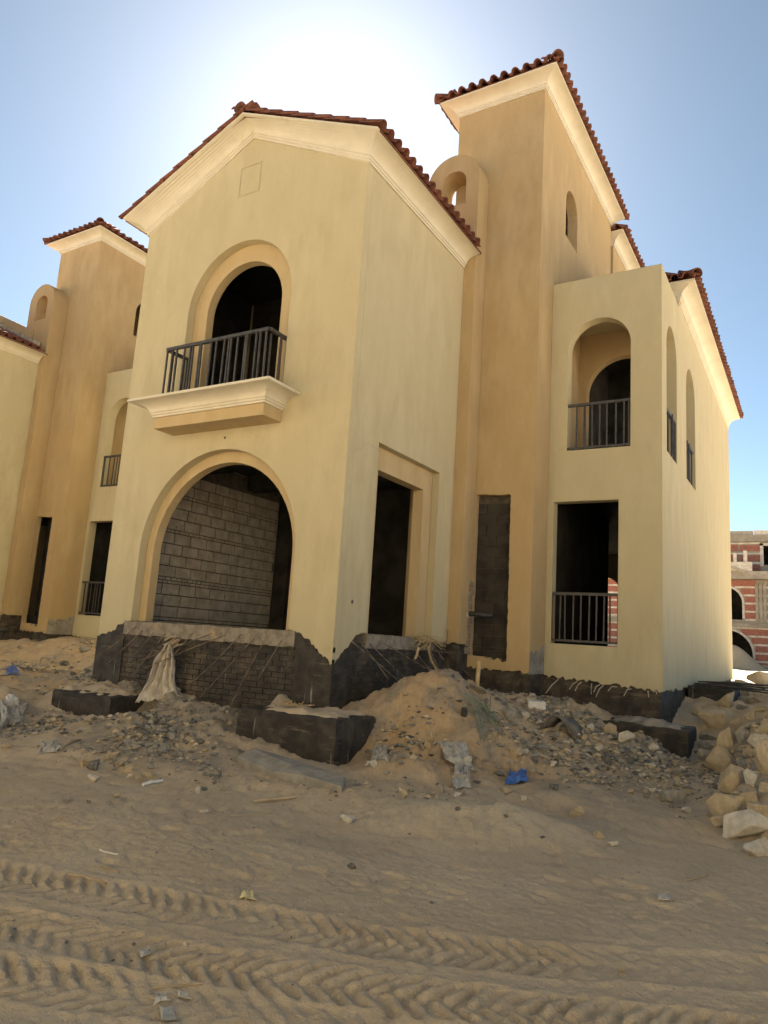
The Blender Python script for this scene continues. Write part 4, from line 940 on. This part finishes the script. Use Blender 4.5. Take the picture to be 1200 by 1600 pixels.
ST = [ # explicit stones
 (133, 1191, 18, 21, 'limestone', 'cream stone at the toe of the grey rubble'), (147, 1197, 22, 19, 'dark_rubble', 'dark grey stone next to the cream stone in the rubble toe'), (175, 1179, 28, 13, 'ochre_stone', 'flat pinkish stone on the grey rubble'), (164, 1187, 14, 10, 'ochre_stone', None), (198, 1203, 15, 14, 'limestone', None), (215, 1217, 16, 13, 'ochre_stone', None), (231, 1213, 22, 15, 'limestone', 'cream stone beside the white stick'), (200, 1214, 14, 10, 'pale_stone', None), (142, 1217, 22, 10, 'pale_stone', None), (186, 1196, 16, 12, 'ochre_stone', None),
 (688, 1233, 16, 16, 'grey_rubble', None), (716, 1219, 24, 28, 'grey_rubble', 'rounded grey lump under the grey plastic rags'), (728, 1239, 14, 12, 'grey_rubble', None), (713, 1242, 14, 9, 'pale_stone', None), (630, 1243, 15, 16, 'limestone', 'small pale wedge of stone at the foot of the orange mound'), (668, 1166, 12, 16, 'limestone', None), (675, 1149, 8, 9, 'pale_stone', None), (625, 1236, 6, 9, 'pale_stone', None), (583, 1195, 14, 14, 'pale_stone', None), (574, 1193, 9, 10, 'pale_stone', None), (620, 1196, 10, 12, 'ochre_stone', None), (730, 1191, 16, 14, 'pale_stone', None),
 (903, 1119, 20, 17, 'grey_rubble', 'squared grey lump of concrete below the wing'), (952, 1141, 26, 19, 'ochre_stone', 'bright ochre stone against the wing footing'), (982, 1145, 0, 0, 'grey_rubble', None), (977, 1153, 24, 20, 'pale_stone', None), (936, 1171, 14, 12, 'pale_stone', None), (946, 1188, 20, 17, 'dark_rubble', 'dark lump of rubble on the bank below the wing'), (962, 1194, 12, 9, 'grey_rubble', None), (1051, 1245, 36, 32, 'grey_rubble', 'large grey rubble stone at the foot of the bank'), (1073, 1267, 17, 11, 'pale_stone', None), (1071, 1240, 14, 14, 'ochre_stone', None), (1034, 1183, 18, 16, 'grey_rubble', None), (1060, 1207, 18, 15, 'grey_rubble', None), (1046, 1214, 12, 10, 'pale_stone', None), (1058, 1221, 14, 14, 'ochre_stone', None), (1025, 1188, 10, 10, 'pale_stone', None), (1035, 1200, 10, 9, 'pale_stone', None), (1020, 1234, 12, 9, 'pale_stone', None), (1018, 1168, 22, 12, 'pale_stone', None), (1054, 1192, 12, 12, 'ochre_stone', None), (1064, 1260, 14, 8, 'grey_rubble', None), (990, 1176, 10, 10, 'grey_rubble', None), (985, 1238, 12, 9, 'ochre_stone', None),
 (793, 1119, 25, 19, 'grey_rubble', None), (820, 1120, 14, 14, 'pale_stone', None), (803, 1176, 22, 18, 'limestone', 'tan rounded stone on the bank above the blue bag'), (824, 1165, 16, 12, 'grey_rubble', None), (833, 1210, 12, 10, 'limestone', None), (788, 1236, 14, 9, 'limestone', None), (818, 1248, 10, 12, 'pale_stone', None), (870, 1112, 9, 7, 'pale_stone', None), (882, 1112, 9, 8, 'pale_stone', None), (918, 1112, 14, 9, 'grey_rubble', None), (780, 1210, 16, 12, 'dark_rubble', None), (868, 1232, 18, 9, 'dark_rubble', None),
 (540, 1281, 27, 14, 'pale_stone', 'whitish flat stone lying alone on the road'), (548, 1357, 16, 11, 'dark_rubble', 'grey clod lying on the road above the tyre tracks'), (937, 1305, 26, 14, 'ochre_stone', 'ochre stone on the edge of the low sand hump'), (957, 1318, 22, 10, 'pale_stone', 'flat pale stone beside the ochre one'), (903, 1270, 18, 17, 'limestone', 'pale stone leaning on the low sand hump'), (893, 1273, 12, 9, 'limestone', None), (715, 1268, 9, 7, 'dark_rubble', None), (790, 1276, 8, 7, 'dark_rubble', None), (847, 1311, 9, 5, 'dark_rubble', None), (105, 1252, 16, 7, 'grey_rubble', None), (137, 1253, 9, 6, 'dark_rubble', None), (181, 1243, 14, 8, 'limestone', None), (318, 1268, 14, 7, 'pale_stone', None), (308, 1236, 8, 12, 'pale_stone', None), (348, 1233, 14, 12, 'grey_rubble', None), (972, 1517, 14, 8, 'limestone', None), (94, 1282, 8, 6, 'limestone', None), (103, 1475, 7, 4, 'dark_rubble', None), (205, 1503, 6, 4, 'dark_rubble', None),
 (26, 1030, 8, 8, 'limestone', None), (30, 1012, 10, 7, 'grey_rubble', None), (62, 1011, 11, 8, 'limestone', None), (130, 1015, 14, 10, 'grey_rubble', None), (40, 1040, 12, 7, 'limestone', None), (100, 1037, 14, 10, 'dark_rubble', None), (167, 1072, 18, 10, 'grey_rubble', None), (205, 1076, 18, 9, 'grey_rubble', None), (72, 1058, 9, 5, 'limestone', None), (150, 1040, 14, 8, 'dark_rubble', None), (8, 1168, 16, 10, 'limestone', None)]
used = 0
SCN = {'limestone': 'small cream', 'ochre_stone': 'small tan', 'grey_rubble': 'small grey', 'dark_rubble': 'small dark grey', 'pale_stone': 'small whitish'}
def where(px, py):
    if py > 1255: return 'lying on the sandy road'
    if px < 110: return 'on the orange sand below the second villa'
    if px < 290: return 'in the rubble spill below the hanging plastic sheet' if py > 1095 else 'on the rubble around the low half buried footing'
    if px < 420: return 'on the bank between the hanging sheet and the broken slab'
    if px < 700: return 'on the bank around the front corner footing'
    if px < 790: return 'on the orange mound around the grey rags'
    if px < 930: return 'on the bank between the blue bag and the wing'
    return 'in the rubble below the wing footing'
for i, (px, py, w, h_, m, lab) in enumerate(ST):
    if w == 0: continue
    me = (BOULD[m] if (w > 18 and m in BOULD) else SMALL[m])[i % 6]
    if stone('stone', me, px, py, w, h_, lab or SCN[m] + ' loose stone ' + where(px, py), 'stone', 'loose stones before the villa'): used += 1
CL = [ # px, py, spread x, spread y, count, size lo, hi, materials
 (238, 1160, 46, 30, 80, 5, 14, ('dark_rubble', 'grey_rubble', 'grey_rubble')), (320, 1208, 32, 18, 16, 5, 11, ('grey_rubble', 'dark_rubble', 'limestone')), (345, 1115, 34, 12, 12, 5, 11, ('grey_rubble', 'dark_rubble')),
 (870, 1150, 60, 34, 52, 5, 13, ('grey_rubble', 'limestone', 'pale_stone')), (1040, 1205, 34, 36, 44, 5, 12, ('grey_rubble', 'grey_rubble', 'pale_stone', 'limestone')), (765, 1180, 34, 32, 18, 5, 11, ('ochre_stone', 'limestone', 'grey_rubble')), (150, 1050, 40, 16, 14, 5, 12, ('grey_rubble', 'dark_rubble')), (180, 1190, 30, 14, 12, 6, 12, ('grey_rubble', 'limestone'))]
for (cx, cy, sx, sy, n, lo, hi, ms) in CL:
    for _ in range(n):
        w = RR.uniform(lo, hi); px, py = RR.gauss(cx, sx * .7), RR.gauss(cy, sy * .7); m = RR.choice(ms)
        stone('stone', SMALL[m][RR.randrange(6)], px, py, w, w * RR.uniform(.55, .85), SCN[m] + ' loose stone ' + where(px, py), 'stone', 'loose stones before the villa', sink=.22)
# pebbles and crumbs nobody could count
def pebbles():
    R = np.random.default_rng(5)
    ov = np.array([(1, 0, 0), (.4, .9, .1), (-.9, .3, 0), (-.3, -.9, .1), (.2, .1, .8), (0, 0, -.8), (.7, -.6, .35)], float)
    of = np.array([(0, 1, 4), (1, 2, 4), (2, 3, 4), (3, 6, 4), (6, 0, 4), (1, 0, 5), (2, 1, 5), (3, 2, 5), (6, 3, 5), (0, 6, 5)])
    N = 150000; X = R.uniform(-9.5, 6.4, N); Y = R.uniform(-6.2, 4.6, N)
    Zb = base_h(X, Y); patch = np.clip(.45 + 2.2 * fbm(X * .9, Y * .9, 3, 120), .03, 1)
    sp = smooth(.03, .20, Zb); dens = (.045 + .75 * sp) * patch
    gp_ = np.exp(-((X + 2.0) / .75) ** 2 - ((Y + 1.25) / .65) ** 2) + .8 * np.exp(-((X - 3.5) / .6) ** 2 - ((Y - 2.3) / 1.2) ** 2) + .5 * np.exp(-((X - 2.4) / .9) ** 2 - ((Y - 2.2) / 1.2) ** 2) + .4 * np.exp(-((X + 4.2) / .9) ** 2 - ((Y - .1) / .5) ** 2)
    dens = np.clip(dens + gp_, 0, 1); sp = np.maximum(sp, np.clip(gp_ * 1.4, 0, 1.5))
    k = R.random(N) < dens; k &= ~((X > -4.7) & (X < 0) & (Y > 0)) & ~((X > 0) & (X < 1.3) & (Y > 3.9)); X, Y, sp = X[k], Y[k], sp[k]; Z = height(X, Y); n = len(X)
    s = .005 + (.010 + .042 * sp) * R.random(n) ** 3.2
    a = R.uniform(0, 6.283, n); c, sn = np.cos(a), np.sin(a)
    V = ov[None] * (s[:, None, None] * R.uniform(.7, 1.35, (n, 1, 3))) * R.uniform(.75, 1.25, (n, 7, 1))
    P = np.stack([X[:, None] + V[..., 0] * c[:, None] - V[..., 1] * sn[:, None], Y[:, None] + V[..., 0] * sn[:, None] + V[..., 1] * c[:, None], (Z + s * .15)[:, None] + V[..., 2] * .75], -1)
    pick = R.random(n)
    for m, lo, hi, lab in (('limestone', 0, .30, 'scattered cream pebbles'), ('grey_rubble', .30, .78, 'scattered grey pebbles and cement crumbs'), ('dark_rubble', .78, 1.1, 'scattered dark crumbs of rubble')):
        q = P[(pick >= lo) & (pick < hi)]; f = (of[None] + 7 * np.arange(len(q))[:, None, None]).reshape(-1, 3); v = q.reshape(-1, 3)
        me = bpy.data.meshes.new('gravel'); me.from_pydata(v, [], f); me.materials.append(MATS[m]); me.update()
        o = bpy.data.objects.new('gravel', me); C.objects.link(o); tag(o, lab + ' over the sandy bank', 'gravel', kind='stuff')
pebbles()

# ------------------------------------------------------------------ things lying about
def gp(px, py): return on_ground(px, py)
def sheet(name, mat, pts, nu, nv, amp, freq, seed, label, cat, group=None, lift=.01, thick=.004):
    """crumpled sheet spanned by four photo pixels on the terrain"""
    Q = [gp(*p) for p in pts]; vs = []; fs = []
    U = np.linspace(0, 1, nu + 1); Vv = np.linspace(0, 1, nv + 1)
    for w in Vv:
        for u in U:
            e = .42 * float(fbm(np.array([u * 4 + seed]), np.array([w * 4]), 2, seed)[0]); u2, w2 = u + e * (w - .5), w + e * (u - .5)
            p = Q[0] * (1 - u2) * (1 - w2) + Q[1] * u2 * (1 - w2) + Q[2] * u2 * w2 + Q[3] * (1 - u2) * w2
            z = max(p.z, h1(p.x, p.y)) + lift + amp * (.5 + float(fbm(np.array([u * freq + seed]), np.array([w * freq]), 4, seed + 3)[0])) * (1 if 0 < u < 1 and 0 < w < 1 else .25)
            vs.append((p.x, p.y, z))
    for j in range(nv):
        for i in range(nu): a = j * (nu + 1) + i; fs.append((a, a + 1, a + nu + 2, a + nu + 1))
    o = MB().add(vs, fs).build(name, mat, None, False, recalc=False)
    sm = o.modifiers.new('t', 'SOLIDIFY'); sm.thickness = thick
    return tag(o, label, cat, group)
def stick(name, mat, a, b_, r, label, cat, group=None, n=6, bend=0.0, flat=False):
    A, B = gp(*a), gp(*b_); R = random.Random(int(a[0] * 7 + a[1]))
    pts = []
    for k in range(6):
        t = k / 5; p = A.lerp(B, t); p.z = max(p.z, h1(p.x, p.y)) + r * .7
        s = math.sin(math.pi * t) * bend; d = (B - A).normalized(); p += Vector((-d.y, d.x, 0)) * s + Vector((R.uniform(-.2, .2), R.uniform(-.2, .2), 0)) * r
        pts.append(p)
    return tag(MB().tube(pts, r, n, r * .8).build(name, mat), label, cat, group)
# dust-laden plastic sheet hanging from the wires
def hanging_sheet():
    top = on_plane(268, 1006, 1, -.10); foot = gp(266, 1100); H = top.z - foot.z + .04; nu, nv = 44, 34; vs = []; fs = []
    ax = Vector((math.cos(.35), math.sin(.35), 0)); ay = Vector((-ax.y, ax.x, 0))
    for j in range(nv + 1):
        t = j / nv
        for i in range(nu + 1):
            a = i / nu * 2 - 1
            half = .055 + .33 * t ** 1.25 + .03 * math.sin(7 * t)
            edge = 1 + .10 * float(fbm(np.array([a * 3 + 2]), np.array([t * 5.]), 3, 150)[0])
            off = a * half * edge + .05 * t - .05 * math.sin(t * 3)
            fold = .05 * (1 - .3 * t) * math.sin(a * 11 + 2.2 * math.sin(3 * t) + 1.5 * t) + .07 * float(fbm(np.array([a * 3.2]), np.array([t * 2.2]), 4, 153)[0]) + .035 * float(fbm(np.array([a * 9.]), np.array([t * 6.]), 3, 157)[0])
            hem = (.10 * float(fbm(np.array([a * 4.5 + 9]), np.array([.5]), 2, 160)[0]) + .05 * abs(math.sin(a * 6))) * (t > .82) * (t - .82) / .18
            p = top + ax * off + ay * (-.06 - .16 * t * t + fold) + Vector((0, 0, -H * t + hem))
            p.z = max(p.z, h1(p.x, p.y) + .008)
            vs.append(p)
    for j in range(nv):
        for i in range(nu): a = j * (nu + 1) + i; fs.append((a, a + 1, a + nu + 2, a + nu + 1))
    o = MB().add(vs, fs).build('plastic_sheet', 'dusty_sheet', None, True, recalc=False)
    s = o.modifiers.new('t', 'SOLIDIFY'); s.thickness = .003
    tag(o, 'torn dusty plastic sheet hanging from the wires before the black plinth', 'plastic sheet')
    R = random.Random(8); kn = MB()
    for k in range(9):
        q = top + Vector((R.uniform(-.13, .04), R.uniform(-.05, .02), R.uniform(-.08, .05)))
        kn.tube([q, q + Vector((.10, .02, .05)), q + Vector((.20, .03, .07 + R.uniform(0, .06)))], .018, 6, .008)
    kn.build('sheet_knot', 'old_wood', o)
hanging_sheet()
sheet('plastic_bag', 'blue_plastic', [(788, 1232), (826, 1226), (822, 1212), (796, 1214)], 12, 10, .075, 4, 3, 'crumpled bright blue plastic bag on the bank', 'plastic bag')
sheet('plastic_rag', 'grey_plastic', [(700, 1196), (738, 1204), (728, 1164), (686, 1162)], 16, 16, .07, 5, 11, 'torn grey plastic rag lying down the orange mound', 'rag', 'grey rags')
sheet('plastic_rag', 'grey_plastic', [(704, 1236), (736, 1232), (734, 1200), (712, 1198)], 12, 14, .07, 5, 17, 'grey rag draped over the rounded grey lump', 'rag', 'grey rags')
sheet('plastic_rag', 'grey_plastic', [(574, 1196), (606, 1196), (604, 1172), (582, 1172)], 12, 12, .06, 5, 23, 'small grey rag beside the front corner footing', 'rag', 'grey rags')
sheet('tarpaulin', 'grey_plastic', [(0, 1140), (38, 1128), (44, 1104), (0, 1100)], 18, 14, .09, 5, 29, 'folded grey tarpaulin half covered with sand beside the low footing', 'tarpaulin')
sheet('plastic_rag', 'grey_plastic', [(54, 1182), (94, 1178), (92, 1162), (62, 1162)], 14, 10, .05, 5, 35, 'flattened grey-green rag on the sandy bank', 'rag', 'grey rags')
sheet('plastic_scrap', 'blue_plastic', [(8, 1056), (28, 1056), (26, 1042), (12, 1042)], 8, 8, .06, 4, 41, 'blue and white plastic scrap below the second villa', 'plastic scrap')
sheet('plastic_scrap', 'white_plastic', [(6, 1104), (30, 1106), (28, 1092), (10, 1090)], 8, 6, .05, 4, 43, 'pale plastic scrap on the folded tarpaulin', 'plastic scrap')
sheet('paper_scrap', 'yellow_paper', [(374, 1410), (398, 1409), (394, 1397), (378, 1398)], 8, 6, .03, 4, 47, 'yellow paper scrap above the tyre tracks', 'paper scrap', 'paper scraps')
sheet('paper_scrap', 'dusty_sheet', [(1026, 1408), (1052, 1410), (1046, 1400), (1028, 1398)], 8, 6, .02, 4, 53, 'white paper scrap lying among the scuff marks on the road', 'paper scrap', 'paper scraps')
sheet('paper_scrap', 'dusty_sheet', [(240, 1574), (262, 1570), (258, 1560), (244, 1562)], 8, 6, .014, 4, 59, 'pale paper scrap pressed into the lowest tyre track', 'paper scrap', 'paper scraps')
sheet('paper_scrap', 'grey_plastic', [(250, 1602), (276, 1598), (270, 1586), (250, 1584)], 8, 6, .014, 4, 61, 'grey folded wrapper below the tyre tracks', 'paper scrap', 'paper scraps')
sheet('paper_scrap', 'dusty_sheet', [(276, 1562), (296, 1565), (290, 1555), (278, 1554)], 8, 6, .012, 4, 67, 'small white wrapper beside the grey one', 'paper scrap', 'paper scraps')
sheet('paper_scrap', 'dusty_sheet', [(216, 1500), (236, 1498), (234, 1490), (220, 1490)], 8, 6, .012, 4, 71, 'shredded white paper in the middle tyre track', 'paper scrap', 'paper scraps')
stick('timber_stick', 'old_wood', (394, 1256), (462, 1248), .019, 'long weathered stick on the road below the broken slab', 'stick', 'sticks')
stick('plastic_strip', 'white_plastic', (223, 1229), (254, 1222), .020, 'straight white plastic strip at the toe of the grey rubble', 'plastic strip', n=4)
stick('plastic_strip', 'white_plastic', (156, 1330), (184, 1336), .006, 'thin curved white strip on the road', 'plastic strip', bend=-.02)
stick('timber_stick', 'old_wood', (156, 1355), (184, 1366), .007, 'short thin stick on the road', 'stick', 'sticks', bend=.01)
stick('timber_stick', 'old_wood', (106, 1372), (166, 1382), .009, 'splintered stick on the edge of the topmost tyre track', 'stick', 'sticks')
stick('timber_stick', 'old_wood', (1070, 1379), (1106, 1367), .009, 'bare stick on the road below the boulders', 'stick', 'sticks', bend=-.012)
stick('timber_stick', 'old_wood', (238, 1549), (316, 1549), .005, 'thin reed lying along the lowest tyre track', 'stick', 'sticks')
stick('timber_plank', 'old_wood', (12, 1074), (38, 1083), .030, 'short grey plank on the orange sand', 'plank', n=4)
stick('timber_stick', 'old_wood', (98, 1172), (126, 1158), .016, 'pale stick across the flattened rag', 'stick', 'sticks', n=5)
stick('timber_stick', 'old_wood', (1158, 1080), (1188, 1098), .022, 'slim timber lying on the boulder pile', 'stick', 'sticks', n=4)
stick('timber_stick', 'old_wood', (360, 1276), (424, 1272), .006, 'thin straw-like stick on the road', 'stick', 'sticks')
def ring():
    c = gp(68, 1050); s = px_size(c); pts = []
    for k in range(22):
        t = 2 * math.pi * k / 21 * .93; w = 14.5 * s * (1 + .12 * math.sin(3 * t))
        pts.append(c + Vector((w * math.cos(t), 0.35 * w * math.sin(t), .06 + w * .62 * (1 + math.sin(t)))))
    tag(MB().tube(pts, 2.2 * s, 7).build('hose_loop', 'old_wood', None, True), 'pale loop of old hose standing in the orange sand', 'hose')
ring()
def broken_slab():
    P = [(368, 1190), (420, 1216), (478, 1226), (534, 1240), (540, 1226), (470, 1206), (420, 1190), (392, 1184)]
    base = [gp(*p) for p in P]; R = random.Random(4); n = len(P); T = []
    for k, b_ in enumerate(base): T.append(Vector((b_.x, b_.y, b_.z + (.075 if k < 4 else .09) + R.uniform(-.02, .02))))
    vs = [b_ - Vector((0, 0, .06)) for b_ in base] + T; c = sum(T, Vector()) / n + Vector((0, 0, .02)); vs.append(c)
    fs = [(k, (k + 1) % n, n + (k + 1) % n, n + k) for k in range(n)] + [(n + k, n + (k + 1) % n, 2 * n) for k in range(n)] + [tuple(range(n))[::-1]]
    o = MB().add(vs, fs).build('broken_slab', 'grey_rubble'); s = o.modifiers.new('b', 'BEVEL'); s.width = .02; s.segments = 2
    tag(o, 'broken concrete slab half sunk in sand before the front corner footing', 'concrete slab')
broken_slab()
def bent_metal():
    A, B = gp(842, 1150), gp(898, 1160); s = px_size(A); vs = []; fs = []; n = 14
    for k in range(n + 1):
        t = k / n; p = A.lerp(B, t)
        for w in (0, 1):
            vs.append(p + Vector((w * .10, w * .34, w * .06)) + Vector((0, 0, (.30 * math.sin(math.pi * (t * .85 + .12)) ** 1.3) * (1 - .35 * w))))
    for k in range(n): fs.append((2 * k, 2 * k + 2, 2 * k + 3, 2 * k + 1))
    o = MB().add(vs, fs).build('metal_sheet', 'rust_metal', None, True, recalc=False); m = o.modifiers.new('t', 'SOLIDIFY'); m.thickness = .012
    tag(o, 'bent dark metal sheet arching out of the bank below the wing window', 'metal sheet')
bent_metal()
def boxlet(name, mat, px, py, w, h_, d, rz, label, cat, tilt=.1):
    g = gp(px, py + h_ * .45); s = px_size(g); W_, H_, D_ = w * s, h_ * s, d * s
    o = MB().box(-W_ / 2, -D_ / 2, 0, W_ / 2, D_ / 2, H_).build(name, mat); o.location = (g.x, g.y, g.z - .01); o.rotation_euler = (tilt, tilt * .5, rz)
    b_ = o.modifiers.new('b', 'BEVEL'); b_.width = .008; b_.segments = 2
    return tag(o, label, cat)
boxlet('foam_block', 'white_plastic', 837, 1101, 27, 12, 18, YAW, 'white foam block lying on the bank before the tower', 'foam block', .06)
boxlet('timber_offcut', 'old_wood', 971, 1522, 14, 6, 7, YAW + .5, 'small timber offcut in the lower tyre track', 'timber offcut', .12)
boxlet('plastic_canister', 'black_pipe', 724, 1113, 9, 13, 9, YAW, 'small black plastic canister on the orange mound', 'canister', .2)
# fallen plaster lump with a post, before the slot in the tower
g = gp(742, 1082); tag(MB().tube([(g.x - .02, g.y + .1, g.z - .1), (g.x, g.y + .1, g.z + .42)], .026, 6, .034).build('timber_post', 'straw'), 'short yellowish post standing before the slot in the tower', 'post')
o = bpy.data.objects.new('plaster_lump', BOULD['grey_rubble'][3]); C.objects.link(o); o.location = (g.x + .03, g.y + .03, g.z + .05); o.scale = (.34, .26, .24); tag(o, 'grey plaster lump at the foot of the yellowish post', 'plaster lump')
g = gp(790, 1080); tag(MB().tube([(g.x - .16, g.y + .2, g.z + .02), (g.x - .1, g.y, g.z + .04)], .075, 12).build('pipe_end', 'black_pipe', None, True), 'open black pipe end lying under the slot in the tower', 'pipe')
tag(MB().tube([gp(782, 1083) + Vector((0, 0, .03)), gp(822, 1090) + Vector((0, 0, .03))], .014, 6).build('steel_rod', 'rust_metal'), 'short steel rod lying before the tower corner', 'rod')
# bundle of steel bars on the rear footing
for k in range(9):
    y = 7.35 + (k % 3) * .05; z = 1.075 + (k // 3) * .028
    p, q = Vector((3.45 + RR.uniform(-.05, .05), 7.4 + k * .13, z)), Vector((4.75 + RR.uniform(-.15, .15), 7.2 + k * .16, z + .02 - .05 * (k % 2)))
    tag(MB().tube([p, p.lerp(q, .5) + Vector((0, 0, .015)), q], .016, 6).build('steel_bar', 'black_pipe'), 'dark steel bar in the bundle on the rear footing', 'steel bar', 'bundled steel bars')
# tie wires stretched from the ledges down to the ground
WIRES = [((416, 995), (360, 1103)), ((396, 998), (312, 1090)), ((376, 992), (292, 1074)), ((352, 992), (226, 1044)), ((330, 990), (207, 1036)), ((258, 990), (206, 1056)), ((240, 988), (203, 1030)), ((222, 986), (165, 1040)), ((212, 980), (150, 1026)), ((440, 1000), (404, 1060)), ((300, 990), (212, 1088))]
for k, (a, b_) in enumerate(WIRES):
    A = on_plane(a[0], a[1], 1, -.035); B = on_plane(b_[0], b_[1], 1, -.33); zg = h1(B.x, B.y)
    if B.z < zg: B.z = zg
    M_ = A.lerp(B, .5) + Vector((RR.uniform(-.02, .02), 0, RR.uniform(-.03, .01)))
    tag(MB().tube([A + Vector((0, .08, .02)), A, M_, B], .0065, 5).build('tie_wire', 'rusty_wire'), 'thin steel wire slanting down from the ledge under the wide arch', 'wire', 'wires before the plinth')
WIRES2 = [((552, 1004), (640, 1080)), ((564, 1004), (606, 1060)), ((578, 1006), (652, 1106)), ((600, 1005), (690, 1058)), ((664, 1000), (690, 1060)), ((672, 1002), (728, 1100)), ((690, 1010), (760, 1112)), ((640, 1006), (700, 1080)), ((700, 985), (696, 1010)), ((655, 1012), (722, 1004)), ((640, 1012), (716, 1022))]
for k, (a, b_) in enumerate(WIRES2):
    A = on_plane(a[0], a[1], 0, .035); B = on_plane(b_[0], b_[1], 0, .42 if b_[1] > 1030 else .10); zg = h1(B.x, B.y)
    if B.z < zg: B.z = zg
    M_ = A.lerp(B, .5) + Vector((RR.uniform(0, .03), 0, RR.uniform(-.03, .01)))
    tag(MB().tube([A + Vector((-.08, 0, .02)), A, M_, B], .0065, 5).build('tie_wire', 'rusty_wire'), 'thin steel wire slanting down from the ledge under the side window', 'wire', 'wires before the plinth')
# withered palm fibre caught on the side ledge
fb = MB()
for k in range(26):
    a = on_plane(RR.uniform(643, 672), RR.uniform(988, 1000), 0, .05); b_ = on_plane(RR.uniform(640, 700), RR.uniform(1000, 1016), 0, .08 + RR.uniform(0, .1)); fb.tube([a, a.lerp(b_, .5) + Vector((.05, 0, RR.uniform(-.05, .04))), b_], RR.uniform(.004, .012), 5)
a = on_plane(668, 1010, 0, .12); fb.tube([a, on_plane(674, 1032, 0, .16), on_plane(682, 1046, 0, .2)], .018, 5)
a = on_plane(654, 1012, 0, .14); fb.tube([a, on_plane(651, 1024, 0, .15), on_plane(648, 1030, 0, .15)], .022, 5)
tag(fb.build('palm_fibre', 'straw'), 'tangle of withered straw-coloured fibre caught on the side window ledge', 'palm fibre')
fb = MB()
for k in range(18):
    a = gp(RR.uniform(725, 770), RR.uniform(1085, 1120)); b_ = gp(RR.uniform(745, 790), RR.uniform(1120, 1165)); a.z += RR.uniform(.01, .10); b_.z += .012; fb.tube([a, a.lerp(b_, .5) + Vector((RR.uniform(-.05, .05), 0, RR.uniform(.0, .07))), b_], .006, 4)
tag(fb.build('net_scrap', 'green_net'), 'tangled greenish netting strands trailing down the orange mound', 'netting')
fb = MB()
for k in range(16):
    x_, y_ = RR.uniform(-9.4, -7.6), RR.uniform(3.0, 3.8); a = Vector((x_, y_, h1(x_, y_))); d = Vector((RR.uniform(-.6, .9), RR.uniform(-.3, .3), RR.uniform(-.02, .22))); a.z += .03; fb.tube([a, a + d * .5 + Vector((0, 0, .03)), a + d], .010, 5, .004)
tag(fb.build('brushwood', 'rusty_wire'), 'dry brushwood lying in the gap between the two villas', 'brushwood')
fb = MB()
for k in range(30):
    x, y = RR.uniform(-.35, .05), RR.uniform(-.72, -.45); z = .70; a = RR.uniform(0, 6.28); l = RR.uniform(.05, .12); fb.tube([(x, y, z), (x + l * math.cos(a), y + l * math.sin(a), z + RR.uniform(.0, .05))], .007, 4)
tag(fb.build('straw_tuft', 'straw'), 'tuft of pale straw on the front corner footing', 'straw')
# tie wires hanging under the stucco edge of the wing
for k, (x, l, t) in enumerate([(1.62, .26, -.22), (1.95, .15, -.13), (2.02, .17, -.10), (2.20, .20, 0), (2.34, .16, -.10), (2.40, .24, -.12), (2.62, .12, -.14), (2.86, .18, -.12), (3.12, .16, .02), (3.22, .10, .05)]):
    tag(MB().tube([(x, WY - .02, 1.10 - (x - 1.34) * .05), (x + t * .5, WY - .06, 1.10 - l * .5), (x + t, WY - .05, 1.08 - l)], .0085, 5).build('tie_wire', 'dusty_sheet'), 'short pale wire hanging under the stucco edge of the wing', 'wire', 'wires under the wing')
# left villa: pipes and broken base at its tower
o = MB().tube([(-14.6, 3.30, 1.18), (-13.4, 3.2, 1.16), (-12.6, 3.3, 1.2)], .05, 8).build('waste_pipe', 'black_pipe', None, True); tag(o, 'black waste pipe lying along the base of the second villa', 'pipe')
